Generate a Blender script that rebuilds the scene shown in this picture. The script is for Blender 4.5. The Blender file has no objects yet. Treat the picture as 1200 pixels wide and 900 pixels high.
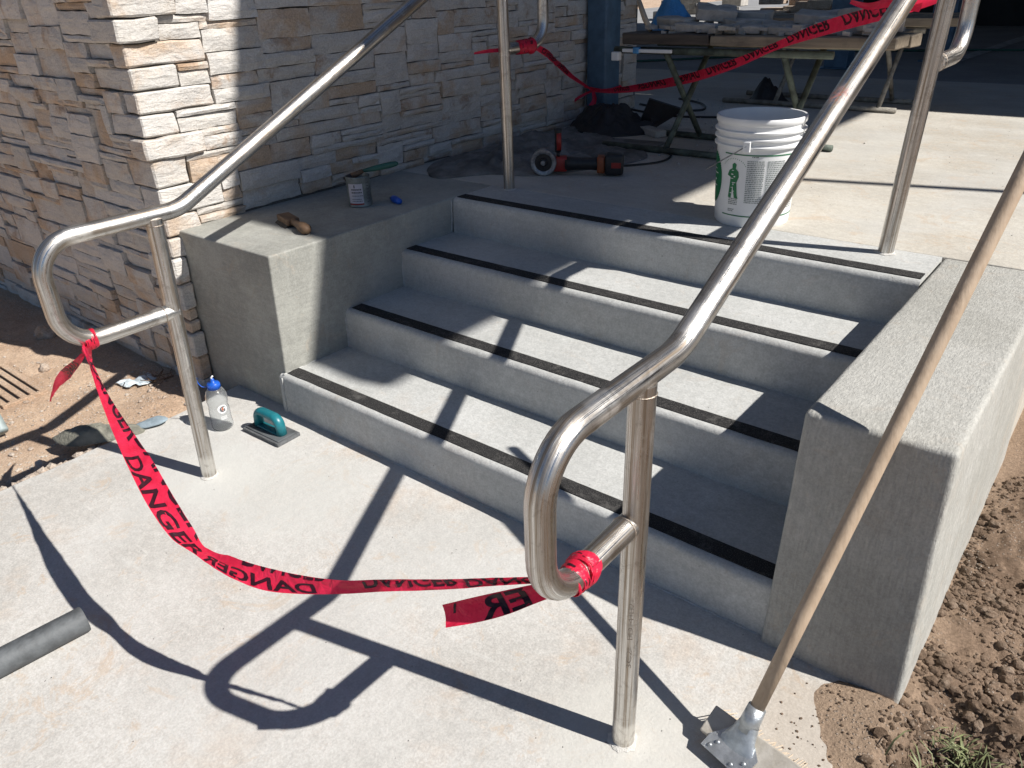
import bpy, bmesh, math, random
from mathutils import Vector, Matrix, noise
random.seed(7)
S = bpy.context.scene
COL = S.collection
V = Vector

# ------------------------------------------------------------------ camera, world, sun, exposure
cam_d = bpy.data.cameras.new('camera'); cam = bpy.data.objects.new('camera', cam_d); COL.objects.link(cam)
S.camera = cam
_p, _y, _r = 0.4845, 0.6954, -0.0387
_f = V((-math.sin(_y)*math.cos(_p), math.cos(_y)*math.cos(_p), -math.sin(_p)))
_ri = V((math.cos(_y), math.sin(_y), 0)); _u = _ri.cross(_f)
_R = _ri*math.cos(_r) + _u*math.sin(_r); _U = -_ri*math.sin(_r) + _u*math.cos(_r)
m = Matrix.Identity(4)
for i in range(3): m[i][0] = _R[i]; m[i][1] = _U[i]; m[i][2] = -_f[i]
CAMP = V((2.287, -1.4584, 1.4449))
m.translation = CAMP
cam.matrix_world = m
cam_d.sensor_width = 36; cam_d.lens = 904.15/1200*36; cam_d.clip_start = .05; cam_d.clip_end = 1000

KX, KY = .99, .26                               # metres a shadow runs per metre of height
SUN = V((KX, KY, 1)).normalized()
w = bpy.data.worlds.new('World'); S.world = w; w.use_nodes = True
nt = w.node_tree; sky = nt.nodes.new('ShaderNodeTexSky'); sky.sky_type = 'NISHITA'; sky.sun_disc = False
sky.sun_elevation = math.asin(SUN.z); sky.sun_rotation = math.atan2(SUN.x, SUN.y)
nt.links.new(sky.outputs[0], nt.nodes['Background'].inputs[0]); nt.nodes['Background'].inputs[1].default_value = .05
sky.dust_density = .1; sky.ozone_density = 3.0; sky.air_density = .75
sd = bpy.data.lights.new('sun', 'SUN'); sun = bpy.data.objects.new('sun', sd); COL.objects.link(sun)
sd.energy = 5.0; sd.angle = math.radians(.53); sd.color = (1, .957, .90)
sun.rotation_euler = SUN.to_track_quat('Z', 'Y').to_euler()
S.view_settings.view_transform = 'Standard'; S.view_settings.look = 'None'
S.view_settings.exposure = .42; S.view_settings.gamma = 1
S.render.resolution_x = 1024; S.render.resolution_y = 768
S.cycles.max_bounces = 6

# ------------------------------------------------------------------ helpers: objects
def tag(o, label=None, cat=None, group=None, kind=None):
    if label: o['label'] = label
    if cat: o['category'] = cat
    if group: o['group'] = group
    if kind: o['kind'] = kind
    return o
def empty(name, loc=(0,0,0), label=None, cat=None, group=None):
    o = bpy.data.objects.new(name, None); COL.objects.link(o); o.location = loc; o.empty_display_size = .05
    return tag(o, label, cat, group)
def link(name, bm, mat, parent=None, loc=None, smooth=True, world=True):
    """bm holds world coordinates; the object's origin is put at loc (or the parent's)."""
    me = bpy.data.meshes.new(name)
    o = bpy.data.objects.new(name, me)
    pl = V((0,0,0))
    if parent is not None:
        p = parent
        while p is not None: pl += p.location; p = p.parent
    l = V(loc) if loc is not None else pl.copy()
    if world: bmesh.ops.translate(bm, verts=bm.verts, vec=-l)
    bmesh.ops.recalc_face_normals(bm, faces=bm.faces)
    bm.to_mesh(me); bm.free()
    if smooth:
        for p in me.polygons: p.use_smooth = True
    for mm in (mat if isinstance(mat, (list, tuple)) else [mat]): me.materials.append(mm)
    COL.objects.link(o)
    if parent is not None: o.parent = parent
    o.location = l - pl
    return o
def sharp(o, ang=35):
    me = o.data; me.shade_smooth() if hasattr(me, 'shade_smooth') else None
    try: me.set_sharp_from_angle(angle=math.radians(ang))
    except Exception: pass
    return o
def rc(bm): bmesh.ops.recalc_face_normals(bm, faces=bm.faces)

def box(bm, lo, hi, bev=0, seg=2, mat=0, rot=None, org=None):
    lo, hi = V(lo), V(hi)
    vs = [bm.verts.new((x,y,z)) for z in (lo.z,hi.z) for y in (lo.y,hi.y) for x in (lo.x,hi.x)]
    return _boxf(bm, vs, bev, seg, mat, rot, org)
def _boxf(bm, vs, bev, seg, mat, rot=None, org=None):
    fs = [bm.faces.new([vs[i] for i in q]) for q in ((0,2,3,1),(4,5,7,6),(0,1,5,4),(2,6,7,3),(0,4,6,2),(1,3,7,5))]
    for f in fs: f.material_index = mat
    if rot is not None: bmesh.ops.rotate(bm, cent=V(org), matrix=rot, verts=vs)
    if bev:
        es = list({e for f in fs for e in f.edges})
        bmesh.ops.bevel(bm, geom=es, offset=bev, segments=seg, profile=.5, affect='EDGES', clamp_overlap=True)
    return fs
def hexa(bm, pts, bev=0, seg=2):
    return _boxf(bm, [bm.verts.new(p) for p in pts], bev, seg, 0)
def frame(t):
    t = t.normalized(); a = V((0,0,1)) if abs(t.z) < .9 else V((0,1,0))
    x = t.cross(a).normalized(); return x, x.cross(t).normalized()
def fillet(pts, rads, n=8):
    out = []
    for i, p in enumerate(pts):
        p = V(p)
        if i in (0, len(pts)-1) or not rads[i]: out.append(p); continue
        a = (V(pts[i-1])-p).normalized(); b = (V(pts[i+1])-p).normalized()
        th = a.angle(b); r = rads[i]; d = r/math.tan(th/2)
        A = p+a*d; B = p+b*d; c = p+(a+b).normalized()*(r/math.sin(th/2))
        ca = A-c; cb = B-c; tot = ca.angle(cb); ax = ca.cross(cb).normalized()
        for k in range(n+1): out.append(c+Matrix.Rotation(tot*k/n, 3, ax)@ca)
    return out
def tube(bm, pts, r, seg=20, caps=True, mat=0):
    pts = [V(p) for p in pts]; n = len(pts); rs = r if isinstance(r, (list,tuple)) else [r]*n
    t0 = (pts[1]-pts[0]); x, y = frame(t0); rings = []
    for i, p in enumerate(pts):
        t = (pts[min(i+1,n-1)]-pts[max(i-1,0)]).normalized()
        x = (x - t*x.dot(t)).normalized(); y = t.cross(x)
        rings.append([bm.verts.new(p+(x*math.cos(a)+y*math.sin(a))*rs[i]) for a in [2*math.pi*k/seg for k in range(seg)]])
    for a, b in zip(rings, rings[1:]):
        for k in range(seg):
            bm.faces.new((a[k], a[(k+1)%seg], b[(k+1)%seg], b[k])).material_index = mat
    if caps: bm.faces.new(rings[0][::-1]).material_index = mat; bm.faces.new(rings[-1]).material_index = mat
    return rings
def lathe(bm, prof, c, seg=32, axis=None, mat=0):
    """prof: (r,z) list; c centre; axis optional direction for z"""
    c = V(c); q = V(axis).to_track_quat('Z','Y').to_matrix() if axis is not None else Matrix.Identity(3)
    rings = []
    for r, z in prof:
        if r < 1e-6: rings.append([bm.verts.new(c+q@V((0,0,z)))])
        else: rings.append([bm.verts.new(c+q@V((r*math.cos(2*math.pi*k/seg), r*math.sin(2*math.pi*k/seg), z))) for k in range(seg)])
    for a, b in zip(rings, rings[1:]):
        for k in range(seg):
            if len(a) == 1 and len(b) == 1: continue
            if len(a) == 1: f = bm.faces.new((a[0], b[k], b[(k+1)%seg]))
            elif len(b) == 1: f = bm.faces.new((a[k], a[(k+1)%seg], b[0]))
            else: f = bm.faces.new((a[k], a[(k+1)%seg], b[(k+1)%seg], b[k]))
            f.material_index = mat
def B(): return bmesh.new()
def nz(p, s, seed=0): return noise.noise(V(p)*s+V((seed*7.1, seed*3.3, seed*1.7)))
def roughen(bm, amp, s, seed=0, verts=None):
    rc(bm); bm.normal_update()
    for v in (verts or bm.verts): v.co += v.normal*nz(v.co, s, seed)*amp

# ------------------------------------------------------------------ helpers: materials
def newmat(name):
    M = bpy.data.materials.new(name); M.use_nodes = True; t = M.node_tree
    b = t.nodes['Principled BSDF']; return M, t, b
def N(t, typ, **kw):
    n = t.nodes.new(typ)
    for k, v in kw.items():
        if hasattr(n, k): setattr(n, k, v)
        else: n.inputs[k].default_value = v
    return n
def coords(t, scale=(1,1,1)):
    tc = N(t, 'ShaderNodeTexCoord'); mp = N(t, 'ShaderNodeMapping'); mp.inputs['Scale'].default_value = scale
    t.links.new(tc.outputs['Object'], mp.inputs[0]); return mp.outputs[0]
def geo_coords(t, scale=(1,1,1)):
    g = N(t, 'ShaderNodeNewGeometry'); mp = N(t, 'ShaderNodeMapping'); mp.inputs['Scale'].default_value = scale
    t.links.new(g.outputs['Position'], mp.inputs[0]); return mp.outputs[0]
def noi(t, co, scale, detail=6, rough=.55, dist=0):
    n = N(t, 'ShaderNodeTexNoise'); n.inputs['Scale'].default_value = scale; n.inputs['Detail'].default_value = detail
    n.inputs['Roughness'].default_value = rough; n.inputs['Distortion'].default_value = dist
    t.links.new(co, n.inputs['Vector']); return n.outputs['Fac']
def ramp(t, fac, a, b, ca=0, cb=1):
    r = N(t, 'ShaderNodeMapRange'); r.inputs[1].default_value = a; r.inputs[2].default_value = b
    r.inputs[3].default_value = ca; r.inputs[4].default_value = cb; r.interpolation_type = 'SMOOTHSTEP'
    t.links.new(fac, r.inputs[0]); return r.outputs[0]
def mix(t, fac, a, b, mode='MIX'):
    n = N(t, 'ShaderNodeMix'); n.data_type = 'RGBA'; n.blend_type = mode
    for i, v in ((6, a), (7, b)):
        if isinstance(v, (tuple, list)): n.inputs[i].default_value = (*v, 1)[:4]
        else: t.links.new(v, n.inputs[i])
    if isinstance(fac, float): n.inputs[0].default_value = fac
    else: t.links.new(fac, n.inputs[0])
    return n.outputs[2]
def mul(t, a, b, op='MULTIPLY'):
    n = N(t, 'ShaderNodeMath'); n.operation = op
    for i, v in enumerate((a, b)):
        if isinstance(v, (int, float)): n.inputs[i].default_value = v
        else: t.links.new(v, n.inputs[i])
    return n.outputs[0]
def bump(t, b, h, dist, strength=1, prev=None):
    n = N(t, 'ShaderNodeBump'); n.inputs['Distance'].default_value = dist; n.inputs['Strength'].default_value = strength
    t.links.new(h, n.inputs['Height'])
    if prev: t.links.new(prev, n.inputs['Normal'])
    t.links.new(n.outputs[0], b.inputs['Normal']); return n.outputs[0]
def plain(name, col, rough=.5, metal=0, var=.12, scale=25, bmp=.0004, spec=.5, bscale=None):
    M, t, b = newmat(name); co = coords(t)
    n = noi(t, co, scale, 6, .6)
    c = mix(t, ramp(t, n, .3, .7), tuple(x*(1-var) for x in col), tuple(min(1, x*(1+var)) for x in col))
    t.links.new(c, b.inputs['Base Color']); b.inputs['Roughness'].default_value = rough; b.inputs['Metallic'].default_value = metal
    b.inputs['Specular IOR Level'].default_value = spec
    if bmp: bump(t, b, noi(t, co, bscale or scale*6, 4), bmp)
    return M
def concrete(name, c1, c2, stain=(.40,.30,.20), stain_amt=.35, brush=None, fine=.0006, patches=(), pits=True, rough=.9, spk=.16, brush_amt=.12, scuff=0):
    M, t, b = newmat(name); co = geo_coords(t)
    c = mix(t, ramp(t, noi(t, co, 2.3, 8, .62), .36, .64), c1, c2)
    st = ramp(t, noi(t, geo_coords(t, (1,1,1)), 3.7, 9, .68, .4), .53, .72)
    c = mix(t, mul(t, st, stain_amt), c, stain)
    pale = ramp(t, noi(t, co, 7.5, 7, .7, .6), .56, .75)
    c = mix(t, mul(t, pale, .35), c, tuple(min(.8, x*1.35) for x in c2))
    sp = noi(t, co, 170, 4, .7)
    c = mix(t, spk*.8, c, mix(t, ramp(t, sp, .36, .64), (.05,.05,.05), (1,1,1)), 'OVERLAY')
    sp2 = noi(t, co, 45, 5, .7)
    c = mix(t, spk*.6, c, mix(t, ramp(t, sp2, .36, .64), (.1,.1,.1), (.95,.95,.95)), 'OVERLAY')
    if scuff:
        s1 = noi(t, geo_coords(t, (3.5,22,1)), 1, 8, .75, 1.2); s2 = noi(t, geo_coords(t, (26,5,1)), 1, 8, .75, 1.0)
        c = mix(t, mul(t, ramp(t, s1, .57, .68), .35*scuff), c, (.60,.60,.57))
        c = mix(t, mul(t, ramp(t, s2, .58, .70), .30*scuff), c, (.36,.35,.33))
        s3 = noi(t, co, 5.5, 10, .8, 1.5)
        c = mix(t, mul(t, ramp(t, s3, .55, .62), .40*scuff), c, (.50,.375,.26))
        c = mix(t, mul(t, ramp(t, noi(t, co, 1.3, 6, .6), .45, .62), .35*scuff), c, (.52,.52,.50))
    for (px, py, pz, r, col, amt) in patches:
        d = N(t, 'ShaderNodeVectorMath'); d.operation = 'DISTANCE'; d.inputs[1].default_value = (px, py, pz)
        t.links.new(co, d.inputs[0])
        dd = mul(t, d.outputs['Value'], mul(t, mul(t, noi(t, co, 9, 4), 1.3), .35, 'ADD'))
        c = mix(t, mul(t, ramp(t, dd, r*.45, r, 1, 0), amt), c, col)
    if brush:
        bs = noi(t, geo_coords(t, brush), 1, 5, .65)
        c = mix(t, brush_amt, c, mix(t, ramp(t, bs, .3, .7), (.25,.25,.25), (.78,.78,.78)), 'OVERLAY')
    h = mul(t, noi(t, co, 120, 5, .7), mul(t, noi(t, co, 18, 5, .6), 2.2), 'ADD')
    if brush: h = mul(t, h, mul(t, bs, brush_amt*9), 'ADD')
    if pits:
        vo = N(t, 'ShaderNodeTexVoronoi'); vo.inputs['Scale'].default_value = 42; t.links.new(co, vo.inputs['Vector'])
        pit = mul(t, ramp(t, vo.outputs['Distance'], .04, .09, 1, 0), ramp(t, noi(t, co, 11, 3), .57, .64))
        c = mix(t, mul(t, pit, .55), c, (.06,.055,.05))
        h = mul(t, h, mul(t, pit, -3), 'ADD')
    t.links.new(c, b.inputs['Base Color']); b.inputs['Roughness'].default_value = rough; b.inputs['Specular IOR Level'].default_value = .25
    bump(t, b, h, fine*2)
    return M

POSTF = [(.108,-.449,0), (1.744,-.481,0)]
M_slab = concrete('slab_concrete', (.46,.445,.415), (.54,.525,.495), (.50,.38,.28), .42, spk=.14, scuff=1.1,
                  patches=[(.108,-.449,0,.26,(.55,.55,.52),.75), (1.744,-.481,0,.24,(.55,.54,.50),.7), (.45,-.35,0,.3,(.52,.52,.49),.5),
                           (2.06,-.22,0,.22,(.44,.34,.24),.35)])
M_step = concrete('step_concrete', (.43,.435,.42), (.50,.505,.49), (.44,.38,.32), .2, spk=.13, scuff=.35, brush=(2,9,45), brush_amt=.07)
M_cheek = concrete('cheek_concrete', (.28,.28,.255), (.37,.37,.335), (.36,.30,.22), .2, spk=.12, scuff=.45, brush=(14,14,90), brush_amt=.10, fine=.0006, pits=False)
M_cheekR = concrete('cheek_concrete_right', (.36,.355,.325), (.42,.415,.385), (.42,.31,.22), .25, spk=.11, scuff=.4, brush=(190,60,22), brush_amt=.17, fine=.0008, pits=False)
M_land = concrete('landing_concrete', (.46,.43,.375), (.54,.51,.45), (.46,.36,.25), .35, spk=.1, scuff=1.1, brush=(2.5,16,3), brush_amt=.07)
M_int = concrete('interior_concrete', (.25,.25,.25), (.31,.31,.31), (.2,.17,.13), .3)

def metal_mat():
    M, t, b = newmat('stainless_steel')
    tc = N(t, 'ShaderNodeTexCoord'); at = N(t, 'ShaderNodeAttribute'); at.attribute_name = 'along'
    co = geo_coords(t)
    # streaks that run along the pipe: noise on (angle, length)
    mp = N(t, 'ShaderNodeMapping'); mp.inputs['Scale'].default_value = (9, 1.6, 1); t.links.new(at.outputs['Vector'], mp.inputs[0])
    n1 = noi(t, mp.outputs[0], 1, 8, .7)
    mp2 = N(t, 'ShaderNodeMapping'); mp2.inputs['Scale'].default_value = (60, 5, 1); t.links.new(at.outputs['Vector'], mp2.inputs[0])
    n2 = noi(t, mp2.outputs[0], 1, 4, .7)
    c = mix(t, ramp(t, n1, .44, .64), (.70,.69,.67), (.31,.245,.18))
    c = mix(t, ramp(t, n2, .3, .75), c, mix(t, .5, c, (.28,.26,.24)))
    c = mix(t, mul(t, ramp(t, noi(t, co, 14, 6, .7), .58, .7), .4), c, (.78,.77,.74))
    dd = N(t, 'ShaderNodeVectorMath'); dd.operation = 'DISTANCE'; dd.inputs[1].default_value = (1.728,.305,1.222); t.links.new(co, dd.inputs[0])
    sm = mul(t, ramp(t, dd.outputs['Value'], .022, .05, 1, 0), ramp(t, noi(t, co, 120, 4, .7), .42, .56))
    c = mix(t, mul(t, sm, .75), c, (.35,.07,.045))
    for gp_ in ((1.735,-.600,.865), (.118,-.640,.885), (1.735,-.300,.905), (.118,-.470,.600), (1.742,-.482,.040), (.106,-.449,.05)):
        d2 = N(t, 'ShaderNodeVectorMath'); d2.operation = 'DISTANCE'; d2.inputs[1].default_value = gp_; t.links.new(co, d2.inputs[0])
        gm = mul(t, ramp(t, mul(t, d2.outputs['Value'], mul(t, noi(t, co, 30, 5, .7), .04), 'SUBTRACT'), .006, .026, 1, 0), .75)
        c = mix(t, gm, c, (.80,.78,.74))
    blot = ramp(t, noi(t, co, 22, 8, .75, .8), .52, .62)
    c = mix(t, mul(t, blot, .35), c, (.20,.17,.14))
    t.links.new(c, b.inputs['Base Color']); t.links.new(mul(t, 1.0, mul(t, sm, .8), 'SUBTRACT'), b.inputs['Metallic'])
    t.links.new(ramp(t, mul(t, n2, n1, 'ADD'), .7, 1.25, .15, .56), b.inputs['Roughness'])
    bump(t, b, mul(t, n2, noi(t, co, 60, 3), 'ADD'), .00045)
    return M
M_steel = metal_mat()
M_weld = plain('weld_metal', (.42,.36,.30), .45, .9, .3, 120, .001)

def stone_mat():
    M, t, b = newmat('ledge_stone'); co = geo_coords(t)
    at = N(t, 'ShaderNodeAttribute'); at.attribute_name = 'tone'
    off = N(t, 'ShaderNodeVectorMath'); off.operation = 'MULTIPLY_ADD'; off.inputs[1].default_value = (37, 53, 71)
    t.links.new(at.outputs['Color'], off.inputs[0]); t.links.new(co, off.inputs[2]); oc = off.outputs[0]
    sep = N(t, 'ShaderNodeSeparateColor'); t.links.new(at.outputs['Color'], sep.inputs[0])
    warm = mul(t, ramp(t, mul(t, noi(t, oc, 5.5, 6, .62, .5), mul(t, sep.outputs[0], .34), 'ADD'), .62, .92), .72)
    c = mix(t, sep.outputs[1], (.54,.51,.465), (.64,.61,.57))
    c = mix(t, mul(t, ramp(t, noi(t, oc, 13, 5, .6), .4, .65), .35), c, (.45,.44,.43))
    c = mix(t, warm, c, (.50,.335,.20))
    c = mix(t, mul(t, ramp(t, mul(t, noi(t, oc, 8, 5, .65, .3), mul(t, sep.outputs[2], .22), 'ADD'), .70, .86), .65), c, (.33,.205,.12))
    c = mix(t, .16, c, mix(t, ramp(t, noi(t, co, 150, 4, .7), .35, .65), (.1,.1,.1), (.9,.9,.9)), 'OVERLAY')
    t.links.new(c, b.inputs['Base Color']); b.inputs['Roughness'].default_value = .88; b.inputs['Specular IOR Level'].default_value = .25
    mp = N(t, 'ShaderNodeMapping'); mp.inputs['Scale'].default_value = (1,1,3.2); t.links.new(oc, mp.inputs[0])
    h = mul(t, noi(t, mp.outputs[0], 13, 7, .62, .6), mul(t, noi(t, co, 70, 5, .7), .3), 'ADD')
    bump(t, b, h, .010)
    return M
M_stone = stone_mat()
M_mortar = plain('mortar', (.13,.12,.105), .95, 0, .3, 30, .004)

def dirt_mat(name, a, b_, c_, wet=None):
    M, t, b = newmat(name); co = geo_coords(t)
    c = mix(t, ramp(t, noi(t, co, 2.2, 8, .65), .38, .62), a, b_)
    c = mix(t, mul(t, ramp(t, noi(t, co, 26, 6, .7), .5, .66), .5), c, c_)
    vo = N(t, 'ShaderNodeTexVoronoi'); vo.inputs['Scale'].default_value = 95; t.links.new(co, vo.inputs['Vector'])
    g = mul(t, ramp(t, vo.outputs['Distance'], .18, .3, 1, 0), ramp(t, noi(t, co, 7, 5), .48, .62))
    c = mix(t, mul(t, g, .7), c, (.55,.50,.43))
    c = mix(t, .22, c, mix(t, ramp(t, noi(t, co, 130, 4, .7), .35, .65), (.08,.08,.08), (.92,.92,.92)), 'OVERLAY')
    t.links.new(c, b.inputs['Base Color']); b.inputs['Roughness'].default_value = .95; b.inputs['Specular IOR Level'].default_value = .15
    bump(t, b, mul(t, noi(t, co, 60, 8, .75), mul(t, g, .4), 'ADD'), .008)
    return M
def ground_mat():
    # pale sandy dirt on the left of the slab, darker freshly dug soil on the right
    M, t, b = newmat('dirt'); co = geo_coords(t)
    sx = N(t, 'ShaderNodeSeparateXYZ'); t.links.new(co, sx.inputs[0])
    k = ramp(t, sx.outputs[0], .5, 1.5)
    n1 = ramp(t, noi(t, co, 2.2, 8, .65), .38, .62)
    left = mix(t, n1, (.45,.32,.225), (.55,.415,.305))
    right = mix(t, n1, (.145,.10,.07), (.26,.185,.132))
    c = mix(t, k, left, mix(t, ramp(t, sx.outputs[0], 2.12, 2.26), (.36,.265,.19), right))
    c = mix(t, mul(t, ramp(t, noi(t, co, 26, 6, .7), .5, .66), .45), c, mix(t, k, (.58,.43,.30), (.36,.26,.185)))
    vo = N(t, 'ShaderNodeTexVoronoi'); vo.inputs['Scale'].default_value = 95; t.links.new(co, vo.inputs['Vector'])
    g = mul(t, ramp(t, vo.outputs['Distance'], .2, .32, 1, 0), ramp(t, noi(t, co, 5, 5), .46, .6))
    c = mix(t, mul(t, g, .75), c, mix(t, k, (.62,.58,.52), (.36,.30,.25)))
    c = mix(t, .22, c, mix(t, ramp(t, noi(t, co, 130, 4, .7), .35, .65), (.08,.08,.08), (.92,.92,.92)), 'OVERLAY')
    t.links.new(c, b.inputs['Base Color']); b.inputs['Roughness'].default_value = .95; b.inputs['Specular IOR Level'].default_value = .15
    bump(t, b, mul(t, noi(t, co, 60, 8, .75), mul(t, g, .4), 'ADD'), .008)
    return M
M_dirt = ground_mat()
M_clod = dirt_mat('soil_clods', (.13,.09,.062), (.23,.165,.12), (.34,.27,.21))
M_peb = dirt_mat('pebbles', (.42,.33,.26), (.56,.50,.43), (.62,.58,.53))

def tape_mat():
    M, t, b = newmat('red_tape_film'); co = coords(t)
    c = mix(t, ramp(t, noi(t, co, 30, 5), .3, .7), (.72,.016,.055), (.86,.035,.10))
    t.links.new(c, b.inputs['Base Color']); b.inputs['Roughness'].default_value = .33
    bump(t, b, noi(t, co, 38, 4, .6, .8), .006)
    tr = N(t, 'ShaderNodeBsdfTranslucent'); tr.inputs[0].default_value = (.9,.04,.11,1)
    mx = N(t, 'ShaderNodeMixShader'); mx.inputs[0].default_value = .38
    t.links.new(b.outputs[0], mx.inputs[1]); t.links.new(tr.outputs[0], mx.inputs[2])
    t.links.new(mx.outputs[0], t.nodes['Material Output'].inputs[0]); return M
M_tape = tape_mat()
M_ink = plain('black_print', (.035,.006,.012), .45, 0, .3, 40, 0)
def strip_mat():
    M, t, b = newmat('grit_strip'); co = geo_coords(t)
    n = noi(t, co, 420, 3, .8)
    c = mix(t, ramp(t, n, .52, .7), (.012,.012,.013), (.20,.19,.18))
    c = mix(t, mul(t, ramp(t, noi(t, co, 14, 8, .75), .52, .68), .55), c, (.15,.145,.135))
    t.links.new(c, b.inputs['Base Color']); b.inputs['Roughness'].default_value = .75; b.inputs['Specular IOR Level'].default_value = .35
    bump(t, b, n, .0025); return M
M_grit = strip_mat()
def wood_mat(name, a, b_, sc=(40,40,3), dirt=.4, dc=(.07,.055,.045)):
    M, t, b = newmat(name); co = coords(t, sc)
    c = mix(t, ramp(t, noi(t, co, 1, 7, .65, .5), .32, .68), a, b_)
    c = mix(t, mul(t, ramp(t, noi(t, coords(t), 9, 6, .7), .5, .7), dirt), c, dc)
    t.links.new(c, b.inputs['Base Color']); b.inputs['Roughness'].default_value = .65
    bump(t, b, noi(t, co, 2, 5), .0012); return M
M_handle = wood_mat('broom_wood', (.40,.30,.21), (.49,.38,.275), (50,50,3), .35, (.30,.20,.13))
M_plank = wood_mat('plank_wood', (.17,.135,.10), (.28,.23,.17), (3,40,40), .4)
M_darkwood = wood_mat('dark_plank_wood', (.05,.04,.035), (.10,.08,.065), (3,40,40), .4)
M_broomwood = wood_mat('broom_block_wood', (.38,.345,.29), (.50,.465,.41), (30,30,4), .3, (.25,.2,.15))
M_bristle = wood_mat('bristles', (.42,.34,.25), (.55,.46,.36), (200,200,10), .4)
M_galv = plain('galvanised_metal', (.50,.53,.55), .42, .75, .2, 40, .0008)
M_white = plain('white_plastic', (.78,.79,.79), .38, 0, .03, 12, .0003)
M_green = plain('green_print', (.012,.16,.06), .5, 0, .15, 30, 0)
M_greytext = plain('grey_print', (.22,.25,.24), .6, 0, .1, 50, 0)
M_blackp = plain('black_plastic', (.018,.018,.02), .45, 0, .3, 60, .0004)
M_redp = plain('red_plastic', (.28,.02,.016), .4, 0, .15, 40, .0003)
M_orange = plain('orange_brown_plastic', (.26,.065,.02), .45, 0, .2, 40, .0003)
M_disc = plain('worn_steel_guard', (.30,.31,.33), .4, .8, .35, 60, .0006)
M_teal = plain('teal_plastic', (.012,.15,.18), .36, 0, .12, 30, .0003)
M_pad = plain('grey_float_pad', (.12,.125,.13), .85, 0, .25, 90, .002)
M_greyrubber = plain('grey_rubber', (.085,.092,.097), .65, 0, .35, 18, .0015)
M_pvc = plain('grey_pvc', (.30,.36,.36), .55, 0, .2, 20, .0006)
M_bluep = plain('blue_cap_plastic', (.012,.10,.52), .35, 0, .12, 40, .0003)
M_steelblue = plain('blue_painted_steel', (.085,.155,.23), .5, 0, .22, 12, .0005)
M_tarp = plain('grey_tarp', (.175,.168,.158), .85, 0, .45, 7, .004, bscale=30)
M_blacksheet = plain('black_sheeting', (.022,.021,.023), .6, 0, .4, 9, .004, bscale=30)
M_scaff = plain('dusty_green_metal', (.09,.11,.09), .7, .1, .5, 15, .002)
M_scaffdusty = plain('dusty_mortar_metal', (.27,.25,.215), .9, .0, .35, 22, .004)
M_offcut = plain('stone_offcut', (.42,.395,.36), .9, 0, .22, 12, .005)
M_bag = plain('blue_plastic_bag', (.07,.28,.56), .35, 0, .2, 12, .004)  # brightened blue stands in for sun on the bag
M_rag = plain('muddy_glove_cloth', (.20,.195,.16), .9, 0, .35, 14, .006)
M_bluegrey = plain('blue_grey_cloth', (.24,.30,.34), .85, 0, .2, 14, .004)
M_foil = plain('pale_plastic_scrap', (.55,.62,.66), .4, 0, .3, 20, .004)
M_brown = wood_mat('brush_wood', (.12,.07,.04), (.21,.125,.07), (8,30,30), .35)
M_darkwall = plain('dark_wall', (.020,.021,.023), .9, 0, .3, 3, .003)  # near black: darkness of the interior put into the wall colour
M_roof = plain('roof_metal', (.10,.105,.11), .7, 0, .2, 3, 0)
M_paintline = plain('faded_white_line', (.40,.41,.41), .8, 0, .3, 14, 0)
M_grass = plain('grass_blades', (.17,.19,.085), .6, 0, .45, 30, 0)
M_canlab = plain('can_label', (.52,.50,.55), .5, 0, .08, 30, 0)
M_can = plain('grey_can_metal', (.22,.25,.25), .5, .5, .3, 30, .0008)
M_cable = plain('black_cable', (.02,.02,.02), .55, 0, .3, 40, 0)
M_hose = plain('dark_green_hose', (.02,.09,.07), .5, 0, .3, 20, 0)
M_bronze = plain('dried_mortar', (.60,.58,.54), .95, 0, .15, 60, .003)
M_logo_o = plain('orange_print', (.55,.13,.03), .5, 0, .05, 10, 0)
M_logo_g = plain('dark_grey_print', (.12,.12,.13), .5, 0, .05, 10, 0)

def bottle_mat():
    M, t, b = newmat('clear_bottle_plastic'); b.inputs['Base Color'].default_value = (.93,.95,.96,1)
    b.inputs['Roughness'].default_value = .16; b.inputs['IOR'].default_value = 1.2
    b.inputs['Transmission Weight'].default_value = .93; b.inputs['Alpha'].default_value = 1
    bump(t, b, noi(t, coords(t), 25, 3), .002); return M
M_bottle = bottle_mat()

# ------------------------------------------------------------------ the ground
H = .62
def ground_h(x, y):
    z = -.05
    if x < .6:
        z = -.055 + .012*nz((x,y,0), 2.2, 1) + .007*nz((x,y,0), 9, 2) + .004*nz((x,y,0), 30, 3)
        if x > -.52: z -= .03*min(1, (x+.52)/.1)
    else:
        k = max(0, min(1, (x-2.1)/.25))
        z = -.012 + .02*k + (.035*k+.006)*nz((x,y,0), 3.5, 4) + .030*k*nz((x,y,0), 10, 5) + .016*k*abs(nz((x,y,0), 26, 6)) + .014*k*nz((x,y,0),48,9)
        d = math.hypot((x-2.30)/.07, (y+.14)/.14); z -= .07*math.exp(-d*d)
        if x < 2.23:
            z0_ = z
            e = math.hypot((x-2.23)/.20, (y+.12)/.19)
            z = -.022 + .046*math.exp(-e*e*.75) + .003*nz((x,y,0), 12, 6) + .0012*nz((x,y,0), 40, 7)
            kk = max(0, min(1, (x-2.16)/.07)); z = z*(1-kk)+z0_*kk
            if y > -.05 : z = z0_
        if x < 1.9: z = -.08
        if -.045 < y and x < 2.15: z = -.08
    if -1.6 < x < -1.12 and -.66 < y < -.46: z = min(z, -.058)
    if y > 1.25 and x < 2.10: z = -.12
    if x < -.62 and y > 0: z = -.12
    return z
def axis(segs):
    out = []
    for a, b, st in segs:
        n = max(1, round((b-a)/st)); out += [a+(b-a)*i/n for i in range(n)]
    return out + [segs[-1][1]]
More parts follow.
